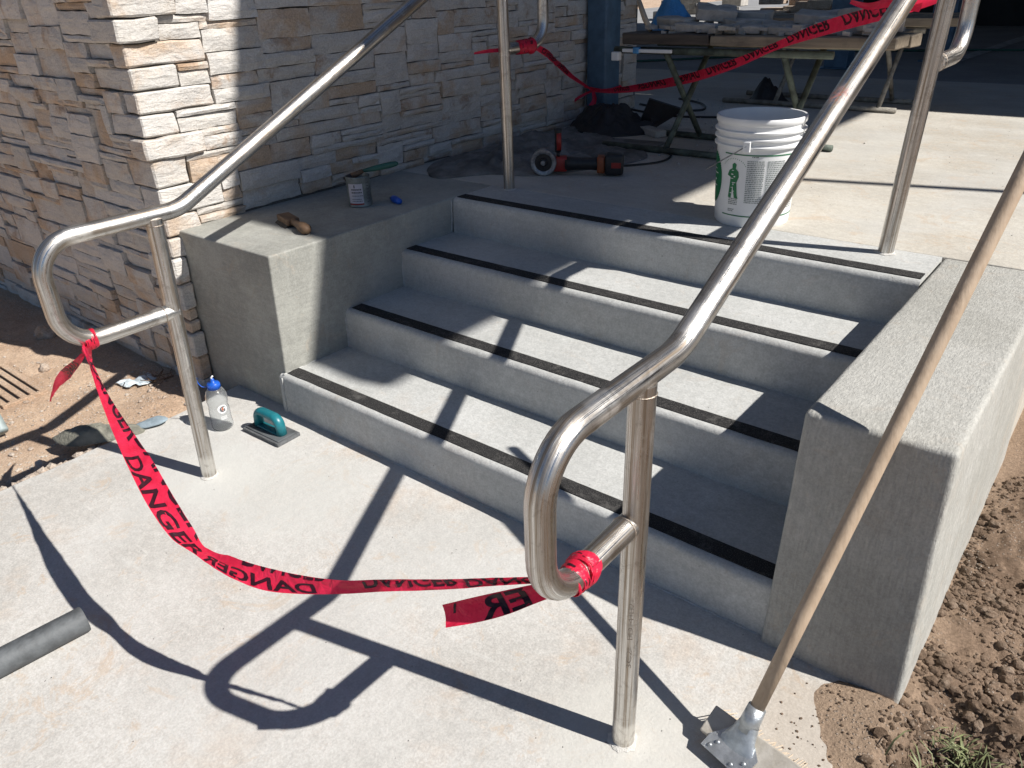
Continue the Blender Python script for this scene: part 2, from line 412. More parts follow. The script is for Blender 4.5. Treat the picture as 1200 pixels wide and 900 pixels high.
gx = axis([(-260,-40,40),(-40,-8,6),(-8,-3.2,.5),(-3.2,-.3,.016),(-.3,1.96,.15),(1.96,3.0,.0085),(3.0,8,.4),(8,40,6),(40,260,40)])
gy = axis([(-260,-40,40),(-40,-8,6),(-8,-1.4,.5),(-1.4,-.5,.018),(-.5,1.1,.0095),(1.1,8,.5),(8,40,6),(40,260,40)])
vv = [(x, y, ground_h(x, y)) for y in gy for x in gx]; nx = len(gx)
ff = [(j*nx+i, j*nx+i+1, (j+1)*nx+i+1, (j+1)*nx+i) for j in range(len(gy)-1) for i in range(nx-1)]
me = bpy.data.meshes.new('ground'); me.from_pydata(vv, [], ff); me.materials.append(M_dirt)
me.shade_smooth() if hasattr(me, 'shade_smooth') else None
g = bpy.data.objects.new('ground', me); COL.objects.link(g); tag(g, kind='structure')

# lower slab, with a ragged left edge
bm = B()
left = []
y = .35
while y > -7:
    left.append((-.385 + .010*nz((0,y,0), 9, 11) + .018*nz((0,y,0), 2.5, 12) - .02*max(0, min(1, (y+.3)/.3)), y)); y -= .035
outline = left + [(2.14,-7)] + [(2.125+.012*nz((1,yy/10,0), 5, 3), yy/10) for yy in range(-68, 4)]
tv = [bm.verts.new((x,y,0)) for x,y in outline]; bm.faces.new(tv)
r = bmesh.ops.extrude_face_region(bm, geom=list(bm.faces)); ev = [v for v in r['geom'] if isinstance(v, bmesh.types.BMVert)]
bmesh.ops.translate(bm, verts=ev, vec=(0,0,-.12))
for v in ev: v.co.x += .015 if v.co.x < 0 else 0
rc(bm)
es = [e for e in bm.edges if all(abs(v.co.z) < 1e-6 for v in e.verts)]
bmesh.ops.bevel(bm, geom=es, offset=.007, segments=2, affect='EDGES', profile=.5)
sl = link('lower_slab', bm, M_slab, smooth=False); tag(sl, kind='structure')
# little dried-mortar collars at the post feet
# landing
W_R = 2.168
bm = B()
box(bm, (-9, 1.1985, -.13), (W_R, 5.6, H), .005, 2)
ld = link('landing', bm, M_land, smooth=False); tag(ld, kind='structure')
bm = B()
box(bm, (-9, 5.606, -.13), (12, 30, H-.002), .004, 2)
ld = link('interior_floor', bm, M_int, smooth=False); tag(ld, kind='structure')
bm = B(); 
a = V((.652,6.861,H+.003)); b2 = V((.80,10.6,H+.003)); 
vs = [bm.verts.new(p) for p in (a+V((-.10,0,0)), a+V((.02,0,0)), b2+V((.06,0,0)), b2+V((-.08,0,0)))]
bm.faces.new(vs); o = link('painted_line', bm, M_paintline, smooth=False); tag(o, kind='structure')

# ------------------------------------------------------------------ stairs
stairs = empty('concrete_stairs', (0,0,0), 'grey concrete staircase of four risers with black anti-slip strips, between two low cheek walls', 'stairs')
W = 1.864
YS = [0, .324, .642, .950]; ZS = [.157, .315, .47, H]
def step_part(k):
    y0 = YS[k]-.024; z1 = ZS[k]; zb = ZS[k-1]-.05 if k else -.06
    yb = YS[k+1]+.02 if k < 3 else 1.1945
    prof = [(y0-.006, zb), (y0-.005, zb+.06)]
    prof += [(y0-.001, z1-.05), (y0, z1-.024)]
    R = .021
    for i in range(1, 6):
        a = math.pi/2*i/5; prof.append((y0+R*(1-math.cos(a)), z1-R+R*math.sin(a)))
    nb = 6
    for i in range(1, nb+1): prof.append((y0+R+(yb-y0-R)*i/nb, z1))
    prof += [(yb, zb)]
    bm = B(); x0, x1 = (-.05 if k < 3 else .006), (W+.02 if k < 3 else W-.006)
    n = 60; rows = []
    for j in range(n+1):
        x = x0+(x1-x0)*j/n; row = []
        for i, (yy, zz) in enumerate(prof):
            dy = .0022*nz((x*1.0, 0, k*3+zz), 4, 5) + .0016*nz((x, yy, zz), 22, 6)
            dz = .0012*nz((x, yy, k), 14, 8) if 2 < i < len(prof)-2 else 0
            if k == 3: dz *= .3
            row.append(bm.verts.new((x, yy+dy, zz+dz)))
        rows.append(row)
    m_ = len(prof)
    for a, b in zip(rows, rows[1:]):
        for i in range(m_): bm.faces.new((a[i], a[(i+1)%m_], b[(i+1)%m_], b[i]))
    bm.faces.new(rows[0]); bm.faces.new(rows[-1])
    return sharp(link('step', bm, M_step, stairs), 50)
for k in range(4): step_part(k)
for k in range(4):
    bm = B(); n = 50; x0, x1 = .004-.042*(1-ZS[k]/H)+.008*(k%2), W-.004-.006*(k%2)
    yy = YS[k]-.001+.0015*(k%3); w_ = .055; z = ZS[k]
    rows = []
    for j in range(n+1):
        x = x0+(x1-x0)*j/n
        d0 = .0014*nz((x,0,k), 16, 4); d1 = .0014*nz((x,5,k), 16, 4)
        rows.append([bm.verts.new(p) for p in ((x, yy+d0, z-.004), (x, yy+d0+.001, z+.0028), (x, yy+w_+d1-.001, z+.0028), (x, yy+w_+d1, z-.004))])
    for a, b in zip(rows, rows[1:]):
        for i in range(3): bm.faces.new((a[i], a[i+1], b[i+1], b[i]))
    bm.faces.new(rows[0]); bm.faces.new(rows[-1])
    link('anti_slip_strip', bm, M_grit, stairs, smooth=False)
def dense_block(pts, bev, cuts, amp, s, seed):
    bm = B(); hexa(bm, pts)
    bmesh.ops.bevel(bm, geom=list(bm.edges), offset=bev, segments=4, profile=.55, affect='EDGES')
    bmesh.ops.triangulate(bm, faces=[f for f in bm.faces if len(f.verts) > 4])
    for k in range(cuts):
        for ax in range(3):
            pass
    # slice into small cells so that the surface can undulate
    lo = [min(v.co[i] for v in bm.verts) for i in range(3)]; hi = [max(v.co[i] for v in bm.verts) for i in range(3)]
    for ax in range(3):
        n = int((hi[ax]-lo[ax])/.045)
        for i in range(1, n):
            no = [0,0,0]; no[ax] = 1; co = [0,0,0]; co[ax] = lo[ax]+(hi[ax]-lo[ax])*i/n
            bmesh.ops.bisect_plane(bm, geom=list(bm.verts)+list(bm.edges)+list(bm.faces), plane_co=co, plane_no=no)
    roughen(bm, amp, s, seed); return bm
# pts order: z low (x0y0,x1y0,x0y1,x1y1), z high
LC = [(-.598,-.006,-.06), (-.042,-.006,-.06), (-.598,1.1945,-.06), (-.02,1.1945,-.06),
      (-.598,-.006,H), (.0,-.006,H), (-.598,1.1945,H), (.0,1.1945,H)]
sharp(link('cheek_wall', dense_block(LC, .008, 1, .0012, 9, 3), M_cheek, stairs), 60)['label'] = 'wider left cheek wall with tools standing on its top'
RC = [(W-.004,-.052,-.06), (W+.313,-.052,-.06), (W-.0,1.1945,-.06), (W+.313,1.1945,-.06),
      (W,.003,H+.0005), (W+.292,.003,H+.0005), (W,1.1945,H), (W+.292,1.1945,H)]
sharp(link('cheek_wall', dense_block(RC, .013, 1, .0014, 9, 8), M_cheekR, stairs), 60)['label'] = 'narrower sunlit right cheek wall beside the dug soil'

def bead(a, b, r, seed):
    bm = B(); a, b = V(a), V(b); n = max(6, int((b-a).length/.008)); P = []; rr = []
    for i in range(n+1):
        p = a.lerp(b, i/n); P.append(p+V((nz(p, 30, seed), nz(p, 33, seed+1), nz(p, 31, seed+2)))*.0022); rr.append(r*(.55+.9*abs(nz(p, 45, seed+5))+.3*nz(p, 90, seed)))
    tube(bm, P, rr, 7); link('joint_mortar', bm, M_step, stairs)
for k in range(3):
    xz = lambda z: -.042+.042*z/H
    bead((xz(ZS[k])+.001, YS[k]-.015, ZS[k]), (xz(ZS[k])+.001, YS[k+1]-.025, ZS[k]), .0045, k)
    bead((xz(ZS[k]), YS[k]-.026, ZS[k]-.01), (xz(ZS[k]), YS[k]-.028, (ZS[k-1] if k else 0)), .0050, k+7)
    bead((.01, YS[k+1]-.026, ZS[k]+.001), (W-.01, YS[k+1]-.026, ZS[k]+.001), .0035, k+20)
bead((.002, YS[3]-.026, ZS[3]-.01), (-.006, YS[3]-.028, ZS[2]), .0060, 17)
bead((-.03, -.030, .001), (W-.01, -.031, .001), .0035, 31)

# ------------------------------------------------------------------ stone-clad wall
wall = empty('stone_wall', (-.6, -.03, 0), 'stone-clad building corner of cream and tan ledgestone rising beside the stairs', 'wall')
bm = B(); box(bm, (-7, -.028, -.15), (-.602, 3.44, 3.4))
link('wall_core', bm, M_mortar, wall, smooth=False)
rs = random.Random(21)
stones = []          # (size measure, bmesh)
def tone(bm, c):
    lay = bm.verts.layers.float_color.new('tone')
    for v in bm.verts: v[lay] = c
def put_stone(O, U, Nn, u0, u1, v0, v1, pr, sl0, sl1, wv):
    """one stone: face grid with broken edges. O origin, U along, Nn outward."""
    bm = B(); nu = max(3, min(6, int((u1-u0)/.045)+1)); nv = 3 if v1-v0 > .05 else 2
    gap = .0017
    rows = []
    sd_ = rs.random()*100
    tiltu = rs.uniform(-.005,.005); tiltv = rs.uniform(-.003,.005)
    for j in range(nv+1):
        row = []
        for i in range(nu+1):
            fu, fv = i/nu, j/nv
            u = u0+gap+(u1-u0-2*gap)*fu + (sl0*(1-fu)+sl1*fu)*(fv-.5)
            v = v0+gap*.8+(v1-v0-1.6*gap)*fv
            v += .004*noise.noise(V((u*3.1, wv, v0*9))) * (1 if j in (0, nv) else 0)
            edge = i in (0, nu) or j in (0, nv)
            n = pr - (.003+.004*rs.random() if edge else 0) + .0032*noise.noise(V((u*22, v*26, sd_))) + tiltu*(fu-.5)+tiltv*(fv-.5)
            if edge: u += rs.uniform(-.0022,.0022); v += rs.uniform(-.0022,.0022)
            row.append(bm.verts.new(O+U*u+Nn*n+V((0,0,v))))
        rows.append(row)
    for a, b in zip(rows, rows[1:]):
        for i in range(nu): bm.faces.new((a[i], a[i+1], b[i+1], b[i]))
    ring = rows[0] + [r_[-1] for r_ in rows[1:]] + rows[-1][-2::-1] + [r_[0] for r_ in rows[-2:0:-1]]
    back = [bm.verts.new(v.co - Nn*(max(0, (v.co-O).dot(Nn))+.004)) for v in ring]
    L = len(ring)
    for i in range(L): bm.faces.new((ring[i], back[i], back[(i+1)%L], ring[(i+1)%L]))
    # make the first ring a proud worn arris: a second chamfer step
    c = sum((v.co for v in ring), V())/L
    tone(bm, (rs.random(), rs.random(), rs.random(), 1))
    stones.append(((u1-u0)*(v1-v0)/(c-CAMP).length_squared, bm))
CU, CV = .042, .0265
def pack(nu, nv, pre, seed):
    r = random.Random(seed); occ = [[False]*nu for _ in range(nv)]
    for (a, b, c, d) in pre:
        for j in range(c, min(d, nv)):
            for i in range(a, b): occ[j][i] = True
    out = []
    for j in range(nv):
        i = 0
        while i < nu:
            if occ[j][i]: i += 1; continue
            run = 0
            while i+run < nu and not occ[j][i+run]: run += 1
            h = r.choices([1,2,3,4,5], [.30,.36,.22,.09,.03])[0]
            w_ = r.choices([3,4,5,6,7,8,10], [.08,.12,.18,.2,.17,.15,.10])[0]
            if h == 1: w_ = max(w_, 4)
            if h >= 4: w_ = min(w_, 7)
            if run-w_ < 3: w_ = run if run <= 9 else run//2
            h = min(h, nv-j)
            while any(occ[jj][ii] for jj in range(j, j+h) for ii in range(i, i+w_)): h -= 1
            for jj in range(j, j+h):
                for ii in range(i, i+w_): occ[jj][ii] = True
            out.append((i, i+w_, j, j+h)); i += w_
    return out
zb = -.09
nvF = int((1.62-zb)/CV); nuF = int(2.75/CU)
# corner stones
pre_f, pre_r = [], []; j = 0; k = 0
zr0 = H-.002; jr0 = int(round((zr0-zb)/CV))
while j < nvF:
    h = rs.choice([2,3,3,4,3,2]); h = min(h, nvF-j)
    a, b = (rs.choice([2,3]), rs.choice([5,6,7])) if k % 2 else (rs.choice([4,5,6]), rs.choice([3,3,4]))
    pre_f.append((0, a, j, j+h)); pre_r.append((0, b, j, j+h))
    z0, z1 = zb+j*CV+.003, zb+(j+h)*CV-.003; pr = rs.uniform(.014, .046)
    bm = B(); X1, Y0 = -.6+pr, -.03-pr
    x0 = -.6-a*CU+.004; y1 = -.03+b*CU-.004
    if z1 < H-.03: y1 = -.03+.0195
    lo, hi = V((x0, Y0, z0)), V((X1, y1, z1))
    box(bm, lo, hi); bmesh.ops.bevel(bm, geom=list(bm.edges), offset=.006, segments=1, affect='EDGES')
    for ax, st in ((0,.06),(1,.06),(2,.04)):
        n = max(2, int((hi[ax]-lo[ax])/st))
        for i in range(1, n):
            no = [0,0,0]; no[ax] = 1; co = [0,0,0]; co[ax] = lo[ax]+(hi[ax]-lo[ax])*i/n
            if ax == 2 and n < 2: continue
            bmesh.ops.bisect_plane(bm, geom=list(bm.verts)+list(bm.edges)+list(bm.faces), plane_co=co, plane_no=no)
    roughen(bm, .009, 15, k); tone(bm, (rs.random(), rs.random(), rs.random()*.6, 1))
    stones.append((.03/((lo+hi)/2-CAMP).length_squared, bm)); j += h; k += 1
for (a, b, c, d) in pack(nuF, nvF, pre_f, 5):
    put_stone(V((-.6,-.03,0)), V((-1,0,0)), V((0,-1,0)), a*CU, b*CU, zb+c*CV, zb+d*CV, rs.uniform(.010,.036), rs.choice([0,0,0,.012,-.010])*(d-c>1), rs.choice([0,0,0,.01,-.01])*(d-c>1), 1)
jr0 = int((zr0-zb)/CV)
nuR = int(3.44/CU)+1; nvR = nvF-jr0
pr_ = [(a, b, max(0, c-jr0), d-jr0) for (a, b, c, d) in pre_r if d > jr0]
for (a, b, c, d) in pack(nuR, nvR, pr_, 9):
    z0 = zb+(c+jr0)*CV; z1 = zb+(d+jr0)*CV
    if c == 0: z0 = H+.001
    if z1-z0 < .012: continue
    put_stone(V((-.6,-.03,0)), V((0,1,0)), V((1,0,0)), a*CU, min(b*CU, 3.47), z0, z1, rs.uniform(.006,.026), rs.choice([0,0,0,.01,-.01])*(d-c>1), rs.choice([0,0,.01,-.01])*(d-c>1), 2)
stones.sort(key=lambda s: -s[0])
rest_v, rest_f, rest_c = [], [], []
for n_, (sz, bm) in enumerate(stones):
    rc(bm)
    if n_ < 299:
        c = sum((v.co for v in bm.verts), V())/len(bm.verts)
        link('stone', bm, M_stone, wall, loc=c, smooth=False)
    else:
        o_ = len(rest_v); lay = bm.verts.layers.float_color['tone']; bm.verts.index_update()
        for v in bm.verts: rest_v.append(tuple(v.co-V((-.6,-.03,0)))); rest_c.append(tuple(v[lay]))
        for f in bm.faces: rest_f.append([o_+v.index for v in f.verts])
        bm.free()
me = bpy.data.meshes.new('small_stones'); me.from_pydata(rest_v, [], rest_f); me.materials.append(M_stone)
at = me.attributes.new('tone', 'FLOAT_COLOR', 'POINT')
at.data.foreach_set('color', [x for c in rest_c for x in c])
o = bpy.data.objects.new('small_stones', me); COL.objects.link(o); o.parent = wall; o['kind'] = 'stuff'
print('stones', len(stones))

# ------------------------------------------------------------------ canopy, columns, rear building (cast the photograph's shade)
can = empty('canopy_roof', (3.7, 3, 5), 'high flat unseen canopy roof right of the landing, kept narrow for more sky light', 'roof')
bm = B(); box(bm, (2.2, 1.404, 5.0), (5.17, 5.2, 5.15)); link('roof_slab', bm, M_roof, can, smooth=False)  # unseen roof set by its shadow edges, narrowed to admit sky light
rr0 = empty('rear_roof', (2, 9, 4), 'flat roof over the dark interior behind the landing, above the picture', 'roof')
bm = B(); box(bm, (-9, 4.98, 4.003), (14, 13.2, 4.147)); link('roof_slab', bm, M_roof, rr0, smooth=False)
pc = empty('steel_post', (5.0, 2.995, 0), 'slim round steel post carrying the canopy edge, right of the picture', 'post')
bm = B(); tube(bm, [(5.0,2.995,0), (5.0,2.995,4.99)], .028, 16); link('post_tube', bm, M_steelblue, pc)
bm = B(); box(bm, (4.92,2.915,-.03), (5.08,3.075,.03)); link('base_plate', bm, M_steelblue, pc, smooth=False)
def column(x0, y0, wx, wy, label, z1=3.99):
    c = empty('steel_column', (x0+wx/2, y0+wy/2, H), label, 'column', 'blue steel columns')
    bm = B()
    # wide-flange section
    tf = .014
    box(bm, (x0, y0, H+.012), (x0+wx, y0+tf, z1), .003, 1); box(bm, (x0, y0+wy-tf, H+.012), (x0+wx, y0+wy, z1), .003, 1)
    box(bm, (x0+wx/2-.006, y0+tf, H+.012), (x0+wx/2+.006, y0+wy-tf, z1))
    link('column_section', bm, M_steelblue, c, smooth=False)
    bm = B(); box(bm, (x0-.04, y0-.04, H+.001), (x0+wx+.04, y0+wy+.04, H+.013), .002, 1); link('base_plate', bm, M_steelblue, c, smooth=False)
    return c
def tube_column(x0, y0, wx, wy, label, z1=3.99):
    c = empty('steel_column', (x0+wx/2, y0+wy/2, H), label, 'column', 'blue steel columns')
    bm = B(); box(bm, (x0, y0, H+.012), (x0+wx, y0+wy, z1), .012, 3); sharp(link('column_section', bm, M_steelblue, c), 30)
    bm = B(); box(bm, (x0-.03, y0-.03, H+.001), (x0+wx+.03, y0+wy+.03, H+.013), .002, 1); link('base_plate', bm, M_steelblue, c, smooth=False)
    return c
tube_column(-.565, 2.79, .135, .17, 'slate blue steel column in front of the stone wall, danger tape knotted round it')
column(-.25, 6.15, .2, .2, 'blue steel column behind the middle of the work table')
column(.38, 7.0, .2, .2, 'blue steel column farther back, just left of the right rear handrail post')
rb = empty('rear_wall', (4, 12, H), 'rear wall behind the landing, interior darkness put into its near-black colour', 'wall')
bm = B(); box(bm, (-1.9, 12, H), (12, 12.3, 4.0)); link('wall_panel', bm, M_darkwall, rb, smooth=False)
rb = empty('light_block_wall', (9, 8, H), 'unseen near-black side wall added to keep the open building dark inside', 'wall')
bm = B(); box(bm, (9, 5.7, H), (9.3, 11.99, 4.0)); link('wall_panel', bm, M_darkwall, rb, smooth=False)  # out-of-view wall added to shut light out of the interior

# ------------------------------------------------------------------ handrails
def add_along(bm, rings):
    pass
def rail_tube(name, pts, r, parent, seg=28, step=.03):
    # resample so that the streak coordinates are even, and store (angle, length) for the streaks
    P = [V(p) for p in pts]; out = [P[0]]
    for a, b in zip(P, P[1:]):
        n = max(1, int((b-a).length/step))
        for i in range(1, n+1): out.append(a.lerp(b, i/n))
    bm = B(); lay = bm.verts.layers.float_vector.new('along'); rings = tube(bm, out, r, seg)
    s = 0
    for i, R_ in enumerate(rings):
        if i: s += (out[i]-out[i-1]).length
        for k, v in enumerate(R_):
            a = 2*math.pi*k/seg; v[lay] = V((math.cos(a)*.5, s, math.sin(a)*.5))
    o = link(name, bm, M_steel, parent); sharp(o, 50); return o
def weld(name, c, d, r, R_, parent):
    bm = B(); d = V(d).normalized(); x, y = frame(d); c = V(c); n = 36; sec = 6; rings = []
    for k in range(n):
        a = 2*math.pi*k/n; o_ = x*math.cos(a)+y*math.sin(a); rr = r*(1+.25*math.sin(k*2.7))
        rings.append([bm.verts.new(c+o_*(R_+rr*math.cos(b))+d*rr*math.sin(b)) for b in [2*math.pi*j/sec for j in range(sec)]])
    for k in range(n):
        a, b = rings[k], rings[(k+1)%n]
        for j in range(sec): bm.faces.new((a[j], a[(j+1)%sec], b[(j+1)%sec], b[j]))
    return link(name, bm, M_weld, parent)
RP = .0238
def handrail(x0, xf, foot, top, label, fronty, dz, rear):
    hr = empty('handrail', foot, label, 'handrail', 'stainless handrails of the stairs')
    fx, fy = foot[0], foot[1]
    zt = .862+dz; zl = .572+dz
    yb = -.345
    sl = .481
    ytop = .985; ztop = zt+sl*(ytop-yb)
    yr = rear[1]
    zlo = 1.188; pts = [(x0, fy+RP, zl), (x0, fronty, zl), (x0, fronty, zt), (x0, yb, zt), (x0, ytop, ztop), (x0, 1.44, ztop), (x0, 1.44, zlo), (x0, yr-.0, zlo)]
    P = fillet(pts, [0, .098, .098, .16, .16, .098, .098, 0], 10)
    rail_tube('rail', P, RP, hr)
    rail_tube('post', [foot, (top[0], top[1], zt-.008)], RP, hr)
    rail_tube('post', [(rear[0], rear[1], H-.01), (x0+ (rear[2]-rear[0] if len(rear) > 2 else 0), rear[1], ztop-.008)], RP, hr)
    weld('weld', (x0, fy+.018+RP, zl), (0,1,0), .0035, RP, hr) if False else weld('weld', (x0, fy-.020, zl), (0,1,0), .0018, RP, hr)
    weld('weld', (top[0], top[1], zt-.026), (0,0,1), .0016, RP, hr)
    weld('weld', (x0, yr+.022, zlo), (0,1,0), .0018, RP, hr)
    # mortar collar round the foot
    for (cx, cy, cz) in ((foot[0], foot[1], 0), (rear[0], rear[1], H)):
        bm = B(); n = 26
        ra = [bm.verts.new((cx+math.cos(a)*(RP-.002), cy+math.sin(a)*(RP-.002), cz+.006)) for a in [2*math.pi*k/n for k in range(n)]]
        rb_ = [bm.verts.new((cx+math.cos(a)*(.033+.010*nz((math.cos(a),math.sin(a),cx), 3, 2)), cy+math.sin(a)*(.033+.010*nz((math.cos(a),math.sin(a),cx), 3, 4)), cz+.0012)) for a in [2*math.pi*k/n for k in range(n)]]
        for k in range(n): bm.faces.new((ra[k], ra[(k+1)%n], rb_[(k+1)%n], rb_[k]))
        link('mortar_collar', bm, M_bronze, hr)
    return hr, ztop
HRL, ZL = handrail(.118, 0, (.104,-.449,-.02), (.124,-.428), 'left stainless handrail, danger tape knotted on its lower loop, standing beside the stone wall', -.752, .02, (.12,1.172))
HRR, ZR = handrail(1.735, 0, (1.742,-.482,-.02), (1.740,-.470), 'right stainless handrail in the foreground, danger tape wrapped round its lower loop', -.745, 0, (1.700,1.147,1.700))

# ------------------------------------------------------------------ lettering helpers
def text_bm(txt, size=1.0, shear=.0, bold=.0, maxlen=.08):
    cu = bpy.data.curves.new('lettering', 'FONT'); cu.body = txt; cu.size = size; cu.offset = bold; cu.shear = shear
    cu.resolution_u = 3
    o = bpy.data.objects.new('lettering', cu); COL.objects.link(o)
    bpy.context.view_layer.update()
    dg = bpy.context.evaluated_depsgraph_get(); me = bpy.data.meshes.new_from_object(o.evaluated_get(dg))
    bm = B(); bm.from_mesh(me)
    bpy.data.objects.remove(o); bpy.data.curves.remove(cu); bpy.data.meshes.remove(me)
    xs = [v.co.x for v in bm.verts]; ys = [v.co.y for v in bm.verts]
    x0, x1, y0, y1 = min(xs), max(xs), min(ys), max(ys)
    for v in bm.verts: v.co.x = (v.co.x-x0)/(x1-x0); v.co.y = (v.co.y-y0)/(y1-y0); v.co.z = 0
    return bm
def slice_bm(bm, nu, nv):
    for i in range(1, nu):
        bmesh.ops.bisect_plane(bm, geom=list(bm.verts)+list(bm.edges)+list(bm.faces), plane_co=(i/nu,0,0), plane_no=(1,0,0))
    for i in range(1, nv):
        bmesh.ops.bisect_plane(bm, geom=list(bm.verts)+list(bm.edges)+list(bm.faces), plane_co=(0,i/nv,0), plane_no=(0,1,0))
def catmull(P, n):
    P = [list(p) for p in P]; out = []
    for i in range(len(P)-1):
        p0 = P[max(i-1,0)]; p1 = P[i]; p2 = P[i+1]; p3 = P[min(i+2,len(P)-1)]
        for k in range(n):
            t = k/n
            out.append([.5*((2*b)+(-a+c)*t+(2*a-5*b+4*c-d)*t*t+(-a+3*b-3*c+d)*t**3) for a,b,c,d in zip(p0,p1,p2,p3)])
    out.append(P[-1]); return out
class Ribbon:
    """centre points with width and roll; roll 0 faces 'face' point"""
    def __init__(self, rows, face, n=10, curl=.0):
        R_ = catmull(rows, n); self.c = [V(r[:3]) for r in R_]; self.w = [max(.002, r[3]) for r in R_]; self.a = [r[4] for r in R_]
        self.s = [0]
        for a, b in zip(self.c, self.c[1:]): self.s.append(self.s[-1]+(b-a).length)
        self.L = self.s[-1]; self.face = V(face); self.curl = curl
        self.W = []; self.N = []
        for i in range(len(self.c)):
            T = (self.c[min(i+1,len(self.c)-1)]-self.c[max(i-1,0)]).normalized()
            vd = (self.face-self.c[i]); vd = (vd-T*vd.dot(T)).normalized()
            wv = T.cross(vd).normalized(); q = Matrix.Rotation(math.radians(self.a[i]), 3, T)
            self.W.append(q@wv); self.N.append(q@vd)
    def at(self, s, v, off=0):
        """s metres along, v -.5...5 across"""
        s = max(0, min(self.L-1e-6, s)); lo = 0
        import bisect
        i = max(0, bisect.bisect_right(self.s, s)-1); i = min(i, len(self.s)-2)
        t = (s-self.s[i])/max(1e-9, self.s[i+1]-self.s[i])
        c = self.c[i].lerp(self.c[i+1], t); w_ = self.w[i]*(1-t)+self.w[i+1]*t
        Wv = self.W[i].lerp(self.W[i+1], t); Nv = self.N[i].lerp(self.N[i+1], t)
        wr = .0022*noise.noise(V((s*38, v*5, 1))) + .0036*noise.noise(V((s*11, v*2.6, 4))) + .0030*abs(noise.noise(V((s*17+v*2, v*1.3, 9))))
        return c + Wv*(v*w_) + Nv*(off + wr + self.curl*(v*v*4-.5)*w_)
    def mesh(self, nv=6, ds=.012, edge=.0):
        bm = B(); n = int(self.L/ds); rows = []
        for i in range(n+1):
            s = self.L*i/n; rows.append([bm.verts.new(self.at(s, -.5+j/nv)) for j in range(nv+1)])
        for a, b in zip(rows, rows[1:]):
            for j in range(nv): bm.faces.new((a[j], a[j+1], b[j+1], b[j]))
        return bm
    def letters(self, par, txt, s0, s1, v0, v1, flip=False, clip=(-.49,.49), shear=.25, both=True):
        tb = text_bm(txt, bold=.022, shear=shear); slice_bm(tb, 28, 4); bm = B()
        for off in ((.0009, -.0009) if both else (.0009,)):
            mp = {}
            pts = {v: (v.co.x, v.co.y) for v in tb.verts}
            for f in tb.faces:
                q = []
                vs = [(s0+(s1-s0)*(pts[v][0] if not flip else 1-pts[v][0]), v0+(v1-v0)*(pts[v][1] if not flip else 1-pts[v][1])) for v in f.verts]
                cy = sum(p[1] for p in vs)/len(vs)
                if cy < clip[0] or cy > clip[1]: continue
                vs = [(a, max(clip[0], min(clip[1], b))) for a, b in vs]
                for k, v in enumerate(f.verts):
                    if v not in mp: mp[v] = bm.verts.new(self.at(vs[k][0], vs[k][1], off))
                    q.append(mp[v])
                try: bm.faces.new(q)
                except ValueError: pass
        tb.free()
        o = link('printed_word', bm, M_ink, par, smooth=False); o['kind'] = 'stuff'
def wrap(c, d, R_, w_, turns, seed, parent, mat=None):
    """crumpled, roped tape wound round a pipe at c, pipe direction d"""
    bm = B(); ik = B(); d = V(d).normalized(); x, y = frame(d); c = V(c); rr = random.Random(seed)
    for t_ in range(turns):
        off = (t_/(max(1, turns-1))-.5)*w_*.8; ph = rr.random()*6; tilt = rr.uniform(-.45,.45); n = 44; rows = []
        ww = w_*rr.uniform(.25,.55); ml = rr.random()*6
        for k in range(n+1):
            a = ph+2*math.pi*k/n; o_ = x*math.cos(a)+y*math.sin(a); row = []
            for j in range(7):
                v = j/6-.5
                r_ = R_+.0010+.0012*t_*(.6+.4*math.sin(a*1.5+t_))+.0040*(1-4*v*v)*(.35+.65*abs(noise.noise(V((math.cos(a)*2.2, math.sin(a)*2.2, seed+t_*3)))))+.0012*noise.noise(V((a*3, j*1.7, seed+t_)))
                row.append((c+o_*r_+d*(off+v*ww*(1+.5*math.sin(a*2+ml))+tilt*w_*.6*math.sin(a+ml)), o_))
            rows.append(row)
        R2 = [[bm.verts.new(p) for p, _ in r_] for r_ in rows]
        for a, b in zip(R2, R2[1:]):
            for j in range(6): bm.faces.new((a[j], a[j+1], b[j+1], b[j]))
        for k in range(2, n-3, 5):
            if rr.random() < .55:
                j = rr.choice([1,2,3,4]); L_ = rr.choice([2,3,4])
                for q in range(k, min(n, k+L_)):
                    P4 = [rows[q][j], rows[q][j+1], rows[q+1][j+1], rows[q+1][j]]
                    ik.faces.new([ik.verts.new(p+o_*.0006) for p, o_ in P4])
    link('tape_wrap', bm, mat or M_tape, parent); link('wrap_print', ik, M_ink, parent, smooth=False)['kind'] = 'stuff'

# ------------------------------------------------------------------ front danger tape
FT = [  # x, y, z, width, roll
 (.118,-.700,.575,.012,20), (.150,-.718,.588,.012,40), (.235,-.744,.565,.013,30), (.335,-.774,.531,.020,10), (.487,-.814,.501,.036,0), (.648,-.852,.472,.052,-5),
 (.781,-.882,.438,.054,-5), (.868,-.892,.400,.047,-15), (.936,-.894,.388,.030,-40), (1.042,-.888,.396,.040,-25), (1.134,-.870,.401,.044,-10),
 (1.214,-.846,.412,.036,-5), (1.315,-.818,.440,.025,0), (1.407,-.790,.474,.022,5), (1.525,-.752,.513,.018,10), (1.649,-.714,.560,.012,10), (1.735,-.690,.592,.010,0)]
ft = empty('danger_tape', (.118,-.7,.57), 'red DANGER barrier tape sagging across the foot of the stairs between both handrail loops', 'barrier tape', 'danger tapes')
rib = Ribbon(FT, CAMP, 10, .06)
link('tape_strip', rib.mesh(), M_tape, ft)
def s_at(rib, x):
    return min(range(len(rib.c)), key=lambda i: abs(rib.c[i].x-x))
def S_(rib, x): return rib.s[s_at(rib, x)]
bm = B()
rib.letters(ft, 'DANGER', S_(rib,.60), S_(rib,.945), .47, -.12, shear=.2)
